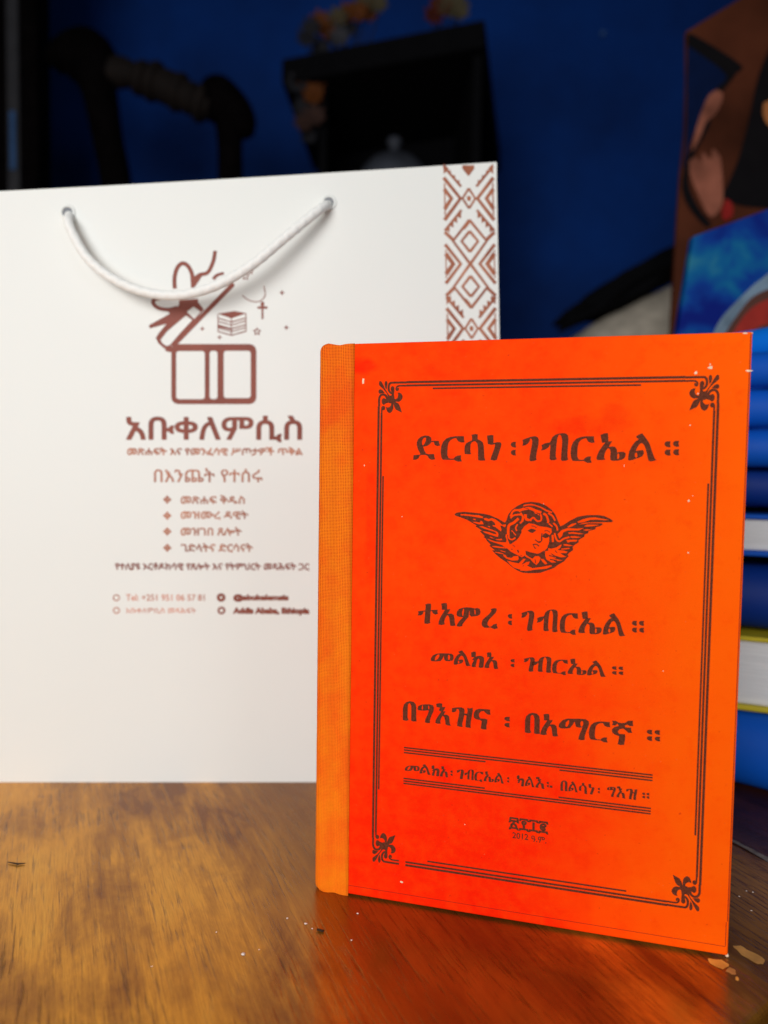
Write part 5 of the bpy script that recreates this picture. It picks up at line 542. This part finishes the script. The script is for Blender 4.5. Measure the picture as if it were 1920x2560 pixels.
vb = [(x, DEP, z) for x, _, z in vs]; o = fromdata('back_panel', vb, fs, M_BAG, bag); md = o.modifiers.new('card', 'SOLIDIFY'); md.thickness = .0007
for nm, ii, sgn in (('side_panel', 0, 1), ('side_panel', na, -1)):
    sv = []; sf = []
    for j in range(nb_ + 1):
        x, _, z = vs[j * (na + 1) + ii]
        for k, (fx, fy) in enumerate(((0.0006, .0008), (.012 * (z / .32), DEP * .5), (0.0006, DEP - .0008))): sv.append((x + sgn * fx, fy, z - .0004))
    for j in range(nb_):
        for k in range(2): a = j * 3 + k; sf.append((a, a + 1, a + 4, a + 3))
    o = fromdata(nm, sv, sf, M_BAG, bag); md = o.modifiers.new('card', 'SOLIDIFY'); md.thickness = .0005
bm = bmesh.new(); box(bm, LX + .002, .255, .002, DEP - .002, .0008, .0016); frombm('bottom', bm, M_BAG, bag)
# folded hem band inside the top edge
hv = []; hf = []
for i in range(na + 1):
    x = LX + .002 + (.2555 - LX) * i / na; hv += [(x, .0009, topz(x) - .035), (x, .0009, topz(x) - .0002)]
for i in range(na): a = i * 2; hf.append((a, a + 1, a + 3, a + 2))
fromdata('hem', hv, hf, M_BAG, bag)
YB = -.00012
flatprint('gift_box_logo', dec(LOGO), YB, M_FOIL, bag, 'copper print of an open gift box with bow, books and stars')
pat = dec(PATTERN); PER = (.0027, -.0666)
allp = []
for k in range(5):
    sx_ = PER[0] * (k if k < 2 else 1 + (k - 1) * .35)
    allp += [(s, [(x + sx_, z + PER[1] * k) for x, z in p]) for s, p in (pat if k == 0 else pat[:-10])]
allp = [(s, p) for s, p in allp if min(z for _, z in p) > .001]
flatprint('woven_pattern', allp, YB, M_FOIL3, bag, 'copper woven pattern strip down the right side')
def bs(z): return (z - .028) * .10
TX = [('shop_name', 'አቡቀለምሲስ', .0668, .1579, .1803, .1942, M_FOIL, 0.00042), ('shop_line', 'መጽሐፍት እና የመንፈሳዊ ሥጦታዎች ጥቅል', .0673, .1583, .1733, .1780, M_FOIL3, 0.00020),
      ('shop_line', 'በእንጨት የተሰሩ', .0811, .1375, .1598, .1672, M_FOIL3, 0.00010),
      ('list_entry', 'መጽሐፍ ቅዱስ', .0949, .1282, .1486, .1534, M_FOIL3, 0.00016), ('list_entry', 'መዝሙረ ዳዊት', .0949, .1301, .1404, .1452, M_FOIL3, 0.00016),
      ('list_entry', 'መዝገበ ጸሎት', .0949, .1266, .1320, .1366, M_FOIL3, 0.00016), ('list_entry', 'ገድላትና ድርሳናት', .0949, .1325, .1231, .1281, M_FOIL3, 0.00016),
      ('shop_line', 'የተለያዩ ኦርቶዶክሳዊ የጸሎት እና የትምህርት መጻሕፍት ጋር', .0608, .1622, .1133, .1176, M_FOIL, 0.00016),
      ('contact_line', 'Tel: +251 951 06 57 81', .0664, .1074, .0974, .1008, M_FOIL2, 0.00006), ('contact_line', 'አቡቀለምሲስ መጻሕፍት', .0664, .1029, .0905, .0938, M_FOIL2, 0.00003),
      ('contact_line', '@abukelemsis', .1223, .1515, .0972, .1014, M_FOIL, 0.00032), ('contact_line', 'Addis Ababa, Ethiopia', .1223, .1626, .0899, .0943, M_FOIL, 0.00034)]
for nm, s, x0, x1, z0, z1, mt, off in TX: textprint(nm, s, x0, x1, z0, z1, YB, mt, bag, off, slope=bs(z0) * 1.0)
def diamond(x, z, r, mt, nm='list_mark'):
    g = r * .14; L_ = []
    for dx, dz in ((0, 1), (1, 0), (0, -1), (-1, 0)):
        c = (x + dx * r * .52, z + dz * r * .52); h = r * .46; L_.append(('+', [(c[0] + h, c[1]), (c[0], c[1] + h), (c[0] - h, c[1]), (c[0], c[1] - h)]))
    L_.append(('+', [(x + r * .2, z), (x, z + r * .2), (x - r * .2, z), (x, z - r * .2)]))
    flatprint(nm, L_, YB, mt, bag)
for z in (.1508, .1424, .1341, .1255): diamond(.0879, z, .0023, M_FOIL3)
def circ(x, z, r, ri=0, n=20):
    L_ = [('+', [(x + r * math.cos(2 * math.pi * i / n), z + r * math.sin(2 * math.pi * i / n)) for i in range(n)])]
    if ri: L_.append(('-', [(x + ri * math.cos(2 * math.pi * i / n), z + ri * math.sin(2 * math.pi * i / n)) for i in range(n)]))
    return L_
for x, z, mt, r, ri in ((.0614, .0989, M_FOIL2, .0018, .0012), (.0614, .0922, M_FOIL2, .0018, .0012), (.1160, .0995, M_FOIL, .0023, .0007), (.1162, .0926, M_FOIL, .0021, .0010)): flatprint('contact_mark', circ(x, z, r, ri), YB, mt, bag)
for x, z in ((.0378, .2966), (.1706, .3050)):
    flatprint('eyelet_hole', circ(x, z, .0030), -.0001, M_HOLE, bag)
    bm = bmesh.new(); vv = []; n = 28; r1 = .0033; r2 = .0007
    tv, tf = [], []
    for i in range(n):
        for j in range(8):
            a = 2 * math.pi * i / n; b = 2 * math.pi * j / 8; rr = r1 + r2 * math.cos(b); tv.append((x + rr * math.cos(a), -.0002 + r2 * .6 * math.sin(b), z + rr * math.sin(a)))
    for i in range(n):
        for j in range(8): tf.append((i * 8 + j, ((i + 1) % n) * 8 + j, ((i + 1) % n) * 8 + (j + 1) % 8, i * 8 + (j + 1) % 8))
    bm.free(); fromdata('eyelet', tv, tf, M_BAG, bag, True)
rp = [(38.8, 6, 296.05), (38.6, 1, 295.35), (40.42, -6.0, 289.76), (43.71, -7.5, 282.66), (49.94, -8.5, 272.66), (59.13, -9.5, 264.32), (71.29, -10.5, 257.63), (84.57, -12.0, 253.82), (97.79, -13.5, 253.17), (111.92, -15.0, 256.25), (123.82, -15.5, 261.86), (135.61, -15.5, 269.74), (147.22, -14.0, 280.22), (158.8, -11.0, 291.26), (167.11, -6.9, 299.59), (170.31, 1, 304.02), (170.51, 6, 304.02)]
path = catmull([Vector(p) / 1000 for p in rp], 26)
def braid(a, L): return 1 + .06 * max(math.sin(2 * a + L * 1100), math.sin(2 * a - L * 1100)) + .02 * math.sin(L * 5200 + a)
tv, tf = tube(path, .0023, 20, braid); fromdata('rope_handle', tv, tf, M_ROPE, bag, True)

# ================================================================ stack of blue books at the right
M_BLUE = [simple('blue_cover_cloth', (.001, .085, .50), .6, 14, .15, .1), simple('deep_blue_cover', (.001, .025, .20), .6, 14, .15, .1), simple('bright_blue_cover', (.001, .17, .75), .55, 14, .15, .1)]
M_YEL = simple('yellow_cover_card', (.55, .44, .02), .5, 60, .15)
q = NT('stacked_pages'); v = q.coord(); mp = q.n('ShaderNodeMapping'); mp.inputs['Scale'].default_value = (1, 1, 60); q.l(v, mp.inputs[0]); n = q.noise(mp.outputs[0], 40, 3, .6)
M_PG2 = q.set(q.mix(q.ramp(n, [(.3, 0.0), (.7, 1.0)]), (.60, .61, .62), (.80, .81, .81)), .8, q.bump(n, .3, .0005))
def lying_book(label, z0, z1, x, y, rz, wdt, dep, cover, fore, th=.003, soft=False):
    """a book lying flat; its fore edge or its rounded spine faces the viewer"""
    r = empty('lying_book', (x, y, z0), rz); tag(r, label, 'book', 'blue books stacked at the right of the orange book'); h = z1 - z0
    if fore:
        bm = bmesh.new(); box(bm, 0, wdt, 0, dep, 0, th, .0009); frombm('cover', bm, cover, r)
        bm = bmesh.new(); box(bm, 0, wdt, 0, dep, h - th, h - .0004, .0009); frombm('cover', bm, cover, r)
        bm = bmesh.new(); box(bm, .003, wdt - .003, .003, dep - .003, th, h - th, .0008); frombm('page_block', bm, M_PG2, r)
    else:
        vs = []; fs = []; K = 14
        for i in range(21):
            xx = wdt * i / 20
            for k in range(K + 1):
                a = math.pi * (k / K - .5); by_ = -.35 * h * math.cos(a) * (1 if not soft else 1.2); zz = h * .5 + (h * .5 - .0003) * math.sin(a)
                wv = .0012 * math.sin(xx * 60 + z0 * 90) if soft else 0
                vs.append((xx, by_ + wv, max(0.0, zz + wv * .4)))
        for i in range(20):
            for k in range(K): a = i * (K + 1) + k; fs.append((a, a + K + 1, a + K + 2, a + 1))
        fromdata('spine', vs, fs, cover, r, True)
        bm = bmesh.new(); box(bm, 0, wdt, .0, dep, 0, .0025, .0006); frombm('cover', bm, cover, r)
        bm = bmesh.new(); box(bm, 0, wdt, .0, dep, h - .0029, h - .0004, .0006); frombm('cover', bm, cover, r)
        bm = bmesh.new(); box(bm, .003, wdt - .003, .001, dep - .003, .0025, h - .0029); frombm('page_block', bm, M_PG2, r)
lying_book('thick blue book at the bottom of the stack', 0, .0405, 0.1720, 0.4180, math.radians(-40), .17, .13, M_BLUE[0], False, soft=False)
lying_book('book with yellow covers and grey page edges in the stack', .0410, .0818, 0.1660, 0.4060, math.radians(-24), .17, .13, M_YEL, True, soft=False)
lying_book('deep blue book lying above the yellow covered book', .0832, .1185, 0.1740, 0.4220, math.radians(-20), .17, .13, M_BLUE[1], False, soft=True)
lying_book('blue covered book with white page edges, middle of the stack', .1240, .1470, 0.1690, 0.4120, math.radians(-22), .17, .13, M_BLUE[0], True, soft=False)
lying_book('deep blue book on top of the white page edges', .1505, .1720, 0.1745, 0.4230, math.radians(-18), .17, .13, M_BLUE[1], False, soft=True)
lying_book('fifth blue book, second below the bright one', .1722, .1930, 0.1720, 0.4180, math.radians(-24), .17, .13, M_BLUE[0], False, soft=True)
lying_book('blue book under the bright top book', .1932, .2150, 0.1735, 0.4210, math.radians(-20), .17, .13, M_BLUE[0], False, soft=True)
lying_book('blue book second from the top of the stack', .2152, .2350, 0.1780, 0.4300, math.radians(-40), .17, .13, M_BLUE[0], False, soft=True)
lying_book('topmost bright blue book of the stack', .2352, .2530, 0.1970, 0.4680, math.radians(-62), .17, .13, M_BLUE[2], False, soft=True)
bm = bmesh.new(); box(bm, 0, .15, .01, .12, 0, .0047, .0008); o = frombm('thin_book', bm, M_BLACK); o.location = (.186, .42, .1197); o.rotation_euler = (0, 0, -.35); tag(o, 'thin black booklet between two blue books of the stack', 'booklet')

# ================================================================ blue book leaning behind the stack
def panel3(name, pts, thick, mat, parent, back=None):
    """pts: corners of a flat panel; given real thickness away from the viewer"""
    P = [Vector(p) for p in pts]; n = (P[1] - P[0]).cross(P[2] - P[0]).normalized()
    if n.y < 0: n = -n
    bm = bmesh.new(); a = [bm.verts.new(p) for p in P]; b = [bm.verts.new(p + n * thick) for p in P]
    bm.faces.new(a); bm.faces.new(b[::-1])
    for i in range(len(P)): bm.faces.new((a[i], b[i], b[(i + 1) % len(P)], a[(i + 1) % len(P)]))
    return frombm(name, bm, mat, parent)
q = NT('cloudy_blue_print'); v = q.coord(); n = q.noise(v, 26, 3, .5, .3); n2 = q.noise(v, 9, 2, .5)
cc = q.ramp(n, [(.38, (.0005, .010, .17)), (.50, (.001, .04, .26)), (.60, (.002, .11, .28)), (.74, (.03, .20, .28))])
M_CLOUD = q.set(cc, .55); q.b.inputs['Specular IOR Level'].default_value = .1
M_P1 = simple('brown_painted_cloth', (.075, .020, .009), .6, 9, .6)
M_PNAVY = simple('navy_paint', (.002, .008, .04), .6); M_PBLACK = simple('black_paint', (.006, .005, .006), .7); M_PSKIN = simple('skin_tone_paint', (.24, .08, .05), .55, 30, .5)
for m_ in (M_P1, M_PNAVY, M_PBLACK, M_PSKIN): m_.node_tree.nodes['Principled BSDF'].inputs['Specular IOR Level'].default_value = .05
M_PRED = simple('red_paint', (.26, .008, .006), .6); M_PORANGE = simple('orange_paint', (.40, .14, .04), .6)
pic = empty('painting', (0.0, 0.750, 0)); tag(pic, 'dark painting of a pale hand against brown cloth, standing behind the blue books', 'painting')
pp = [(0.29, 0.603), (0.345, 0.637), (0.429, 0.688), (0.468, 0.0), (0.286, 0.0), (0.285, 0.327), (0.287, 0.402), (0.289, 0.464), (0.292, 0.507), (0.292, 0.557)]
o = fromdata('panel', [(x, 0, z) for x, z in pp] + [(x, .005, z) for x, z in pp], [tuple(range(len(pp))), tuple(range(len(pp), 2 * len(pp)))[::-1]] + [(i, i + len(pp), (i + 1) % len(pp) + len(pp), (i + 1) % len(pp)) for i in range(len(pp))], M_P1, pic)
for k, (nm, mt, pts) in enumerate([('painted_sky', 'M_PNAVY', [(0.291, 0.593), (0.298, 0.587), (0.326, 0.569), (0.333, 0.559), (0.325, 0.548), (0.317, 0.544), (0.31, 0.531), (0.303, 0.511), (0.296, 0.491), (0.291, 0.47), (0.293, 0.507), (0.292, 0.557)]), ('painted_shadow', 'M_PBLACK', [(0.291, 0.601), (0.302, 0.597), (0.344, 0.572), (0.34, 0.563), (0.329, 0.548), (0.324, 0.545), (0.321, 0.549), (0.33, 0.562), (0.298, 0.585), (0.291, 0.59)]), ('painted_robe', 'M_PBLACK', [(0.376, 0.598), (0.362, 0.562), (0.354, 0.519), (0.345, 0.481), (0.334, 0.453), (0.331, 0.445), (0.349, 0.436), (0.383, 0.433), (0.433, 0.427), (0.425, 0.599)]), ('painted_shadow', 'M_PBLACK', [(0.293, 0.48), (0.303, 0.501), (0.312, 0.519), (0.316, 0.515), (0.304, 0.49), (0.297, 0.472), (0.298, 0.453), (0.308, 0.433), (0.32, 0.418), (0.314, 0.416), (0.298, 0.433), (0.29, 0.453)]), ('painted_finger', 'M_PSKIN', [(0.322, 0.547), (0.327, 0.543), (0.326, 0.534), (0.32, 0.523), (0.312, 0.516), (0.306, 0.501), (0.299, 0.488), (0.301, 0.505), (0.307, 0.526), (0.314, 0.542)]), ('painted_hand', 'M_PSKIN', [(0.296, 0.478), (0.303, 0.482), (0.308, 0.476), (0.308, 0.486), (0.312, 0.485), (0.317, 0.48), (0.319, 0.49), (0.326, 0.483), (0.329, 0.469), (0.331, 0.442), (0.328, 0.431), (0.321, 0.424), (0.314, 0.43), (0.304, 0.45), (0.298, 0.464)]), ('painted_cord', 'M_PRED', [(0.334, 0.442), (0.34, 0.437), (0.341, 0.426), (0.333, 0.421), (0.33, 0.43)]), ('painted_knob', 'M_PORANGE', [(0.367, 0.534), (0.379, 0.537), (0.38, 0.511), (0.371, 0.515), (0.367, 0.524)])]):
    sm = catmull([Vector((x, 0, z)) for x, z in pts + pts[:1]], 4)[:-1]
    link(nm, paint_mesh(nm, [('+', [(p.x, p.z) for p in sm])], -.0005 - .0004 * k), globals()[mt], pic)

cb = empty('picture_book', (0.0, 0.560, 0)); tag(cb, 'large book with a cloudy blue cover and red arc before the painting', 'book')
pp = [(0.227, 0.345), (0.283, 0.366), (0.337, 0.385), (0.337, 0.0), (0.182, 0.0)]
fromdata('cover', [(x, 0, z) for x, z in pp] + [(x, .008, z) for x, z in pp], [tuple(range(len(pp))), tuple(range(len(pp), 2 * len(pp)))[::-1]] + [(i, i + len(pp), (i + 1) % len(pp) + len(pp), (i + 1) % len(pp)) for i in range(len(pp))], M_CLOUD, cb)
for k, (nm, mt, pts) in enumerate((('printed_cloud', simple('pale_cloud_print', (.16, .23, .30), .5, 30, .4), [(0.241, 0.266), (0.249, 0.284), (0.263, 0.3), (0.278, 0.314), (0.295, 0.32), (0.304, 0.267)]), ('printed_arc', simple('brown_arc_print', (.09, .03, .02), .5), [(0.25, 0.266), (0.253, 0.274), (0.261, 0.287), (0.272, 0.301), (0.287, 0.308), (0.302, 0.31), (0.304, 0.267)]), ('printed_arc', simple('red_arc_print', (.33, .02, .012), .5, 40, .3), [(0.254, 0.266), (0.26, 0.277), (0.268, 0.289), (0.278, 0.297), (0.289, 0.301), (0.302, 0.302), (0.303, 0.285), (0.279, 0.28), (0.265, 0.269)]))):
    sm = catmull([Vector((x, 0, z)) for x, z in pts + pts[:1]], 4)[:-1]; link(nm, paint_mesh(nm, [('+', [(p.x, p.z) for p in sm])], -.0005 - .0004 * k), mt, cb)

M_BEIGE = simple('beige_upholstery', (.50, .44, .36), .9, 60, .2, .4)
def lump(name, cx, cy, cz, sx, sy, sz, rot, mat, parent=None, amp=.12, fr=3.0, p=4.0):
    bm = bmesh.new(); bmesh.ops.create_icosphere(bm, subdivisions=4, radius=1)
    for v_ in bm.verts:
        c = v_.co; k = (abs(c.x) ** p + abs(c.y) ** p + abs(c.z) ** p) ** (-1 / p); k *= 1 + amp * noise.noise(c * fr + Vector((cx * 9, cz * 9, 1))); v_.co = Vector((c.x * sx, c.y * sy, c.z * sz)) * k
    o = frombm(name, bm, mat, parent, True); o.location = (cx, cy, cz); o.rotation_euler = (0, rot, 0); return o
tag(lump('cushion', .398, 1.06, .338, .155, .10, .085, -.44, M_BEIGE, amp=.06), 'beige cushion showing above the orange book, under a black cloth', 'cushion')
tag(lump('folded_cloth', .330, 1.02, .424, .105, .05, .021, -.52, M_BLACK, amp=.35, fr=2.2, p=2.2), 'black crumpled cloth lying on the beige cushion', 'cloth')
bench = empty('bench', (.42, 1.1, -.75)); tag(bench, 'dark low bench carrying the beige cushion', 'bench')
bm = bmesh.new(); box(bm, -.3, .35, -.16, .2, .92, .975, .004); frombm('seat', bm, M_BORDER, bench)
for sx in (-.27, .32):
    for sy in (-.13, .17): bm = bmesh.new(); box(bm, sx - .02, sx + .02, sy - .02, sy + .02, 0, .919, .003); frombm('leg', bm, M_BORDER, bench)

fr = empty('carved_wooden_frame', (-.35, 1.2, -.75)); tag(fr, 'dark carved wooden frame with two uprights and a slanting ringed rail against the blue wall', 'wooden frame')
def wood_tube(name, pts, rads, mat=None, k=8):
    off = Vector((-.35, 1.2, -.75)); P = catmull([Vector(p) - off for p in pts], k); R_ = [v_.x for v_ in catmull([Vector((r, 0, 0)) for r in rads], k)]
    tv, tf = tube(P, R_, 16); return fromdata(name, tv, tf, mat or M_BLACKWOOD, fr, True)
wood_tube('post', [(-.470, 1.2, .800), (-.457, 1.2, .755), (-.446, 1.2, .690), (-.430, 1.2, .600), (-.40, 1.2, .3), (-.37, 1.2, -.10), (-.35, 1.2, -.75)], [.034, .027, .024, .024, .024, .024, .024])
wood_tube('finial', [(-.527, 1.2, .795), (-.520, 1.2, .805), (-.500, 1.2, .812), (-.478, 1.2, .815), (-.462, 1.2, .803), (-.448, 1.2, .785), (-.436, 1.2, .768)], [.012, .027, .036, .040, .036, .028, .012])
wood_tube('rail', [(-.455, 1.2, .793), (-.42, 1.2, .790), (-.40, 1.2, .786), (-.375, 1.2, .778), (-.350, 1.2, .768), (-.325, 1.2, .757), (-.300, 1.2, .745), (-.27, 1.2, .738)], [.026, .023, .018, .023, .026, .024, .020, .022], M_RAILWOOD)
for x, z, r in ((-.392, .782, .026), (-.372, .777, .030), (-.352, .769, .024), (-.333, .761, .029), (-.314, .752, .024), (-.296, .745, .029)): wood_tube('ring', [(x - .009, 1.2, z + .004), (x - .004, 1.2, z + .002), (x + .004, 1.2, z - .002), (x + .009, 1.2, z - .004)], [r * .75, r, r, r * .75], M_RAILWOOD, 3)
wood_tube('end_block', [(-.290, 1.2, .745), (-.276, 1.2, .752), (-.262, 1.2, .745), (-.243, 1.2, .727), (-.226, 1.2, .706), (-.218, 1.2, .698)], [.016, .034, .034, .030, .020, .008])
wood_tube('post', [(-.255, 1.2, .735), (-.252, 1.2, .68), (-.251, 1.2, .60), (-.25, 1.2, .3), (-.25, 1.2, -.75)], [.024, .020, .020, .020, .020])

ca = empty('wall_cabinet', (0, 1.25, 0)); tag(ca, 'black cabinet with an overhanging top and a dim grey pot inside', 'cabinet')
def cq(pts): return [(x, y - 1.25) for x, y in pts]
body = cq([(-0.117000, 1.267000), (0.140000, 1.162000), (.20, 1.56), (-.12, 1.56)])
frombm('top_slab', prism(cq([(-0.179000, 1.255000), (0.140000, 1.140000), (.235, 1.60), (-.16, 1.60)]), .805, .845, .004), M_BLACK, ca)
bx0, by0 = body[0]; bx1, by1 = body[1]
def between(t, s): return (bx0 + (bx1 - bx0) * t + (body[3][0] - bx0) * s, by0 + (by1 - by0) * t + (body[3][1] - by0) * s)
def bprism(nm, t0, t1, s0, s1, z0, z1, mt): frombm(nm, prism([between(t0, s0), between(t1, s0), between(t1, s1), between(t0, s1)], z0, z1), mt, ca)
bprism('side', 0, .05, 0, 1, .30, .8045, M_BLACK); bprism('side', .95, 1, 0, 1, .30, .8045, M_BLACK); bprism('back', .051, .949, .93, 1, .30, .8045, M_BLACK); bprism('shelf', .051, .949, .02, .92, .545, .565, M_BLACK); bprism('bottom', .051, .949, .02, .92, .30, .32, M_BLACK)

pot = empty('domed_pot', (0.009, 1.30, .5655)); tag(pot, 'dim grey domed pot inside the black cabinet', 'pot')
def lathe(name, prof, mat, parent, n=32):
    vs = []; fs = []
    for r, z in prof:
        for i in range(n): a = 2 * math.pi * i / n; vs.append((r * math.cos(a), r * math.sin(a), z))
    for k in range(len(prof) - 1):
        for i in range(n): a = k * n + i; b = k * n + (i + 1) % n; fs.append((a, b, b + n, a + n))
    return fromdata(name, vs, fs, mat, parent, True)
lathe('pot_body', [(.0005, 0), (.05, 0), (.064, .02), (.066, .05), (.062, .085), (.060, .088)], M_GREY, pot)
lathe('lid', [(.068, .089), (.069, .093), (.058, .115), (.040, .135), (.020, .146), (.008, .149), (.008, .158), (.014, .166), (.010, .174), (.0003, .176)], M_GREY, pot)

FM = {'o': simple('orange_petal', (.12, .035, .006), .7), 'c': simple('cream_petal', (.08, .065, .035), .7), 'g': simple('grey_leaf', (.02, .02, .025), .8), 'w': simple('pale_petal', (.05, .05, .06), .7), 'r': simple('red_petal', (.08, .014, .006), .7), 'b': simple('brown_leaf', (.05, .025, .02), .8)}
def bunch(name, pts, Y, lab, cat, base):
    r = empty(name, (pts[0][0], Y, base)); tag(r, lab, cat)
    for i, (x, z, c) in enumerate(pts):
        bm = bmesh.new()
        for k in range(7):
            a = 2 * math.pi * k / 7 + i; d = Vector((math.cos(a), -.5, math.sin(a))).normalized(); s = d.cross(Vector((0, 1, 0))).normalized(); o_ = Vector((x - pts[0][0], .01 * math.sin(i * 3), z - base))
            q0 = [bm.verts.new(o_ + d * u_ + s * w_ - Vector((0, .004 * u_ / .02, 0))) for u_, w_ in ((.001, -.001), (.010, -.006), (.019, -.003), (.021, 0), (.019, .003), (.010, .006), (.001, .001))]; bm.faces.new(q0)
        o = frombm('flower_head' if c in 'ocwr' else 'leaf', bm, FM[c], r)
        tv, tf = tube([Vector((x - pts[0][0], .012, z - base)), Vector(((x - pts[0][0]) * .8, .015, max(0, (z - base) * .4))), Vector(((x - pts[0][0]) * .6, .015, 0))], .0015, 6); fromdata('stem', tv, tf, FM['g'], r)
bunch('flower_bunch', [(-0.12, 0.927, 'o'), (-0.107, 0.914, 'o'), (-0.09, 0.931, 'c'), (-0.073, 0.944, 'o'), (-0.056, 0.938, 'o'), (-0.039, 0.945, 'o'), (-0.022, 0.952, 'c'), (-0.046, 0.964, 'c'), (-0.141, 0.894, 'g'), (-0.12, 0.888, 'g'), (-0.086, 0.896, 'w'), (-0.096, 0.908, 'g'), (-0.134, 0.91, 'g'), (-0.073, 0.921, 'g')], 1.30, 'orange and cream artificial flowers on the left of the black cabinet top', 'flowers', .8455)
bunch('flower_bunch', [(0.07, 0.904, 'r'), (0.079, 0.917, 'r'), (0.092, 0.914, 'c'), (0.105, 0.923, 'c'), (0.109, 0.908, 'c'), (0.082, 0.929, 'o')], 1.24, 'red and cream artificial flowers on the right of the black cabinet top', 'flowers', .8455)
bunch('hanging_garland', [(-0.136, 0.812, 'o'), (-0.123, 0.805, 'o'), (-0.126, 0.786, 'o'), (-0.132, 0.792, 'g'), (-0.152, 0.802, 'g'), (-0.142, 0.77, 'g'), (-0.122, 0.75, 'b'), (-0.142, 0.747, 'b')], 1.262, 'orange and grey garland hanging down the left side of the black cabinet', 'garland', .72)
dr = empty('door_frame', (-.70, 1.2, -.75)); tag(dr, 'black upright door frame with a narrow bluish glint at the left edge', 'door frame')
bm = bmesh.new(); box(bm, -.20, .1435, 0, .05, 0, 2.6, .004); frombm('jamb', bm, M_BLACKWOOD, dr)
bm = bmesh.new(); box(bm, .098, .117, -.006, -.0005, 0, 2.6, .002); frombm('strip', bm, simple('grey_glint_strip', (.03, .03, .035), .55), dr)  # grey stripe painting a glint down the jamb
bm = bmesh.new(); box(bm, .104, .113, -.010, -.0065, 1.385, 1.475, .001); frombm('blue_glint', bm, simple('pale_blue_glint', (.03, .08, .20), .4), dr)  # made-up small bar, its blue colour stands for a glint on the jamb
nh = fromdata('wall_nail', *tube([Vector((.448, 1.6205, 1.10)), Vector((.448, 1.612, 1.10))], .005, 10), simple('nail', (.05, .12, .30), .5)); tag(nh, 'small nail head high on the blue wall', 'nail')
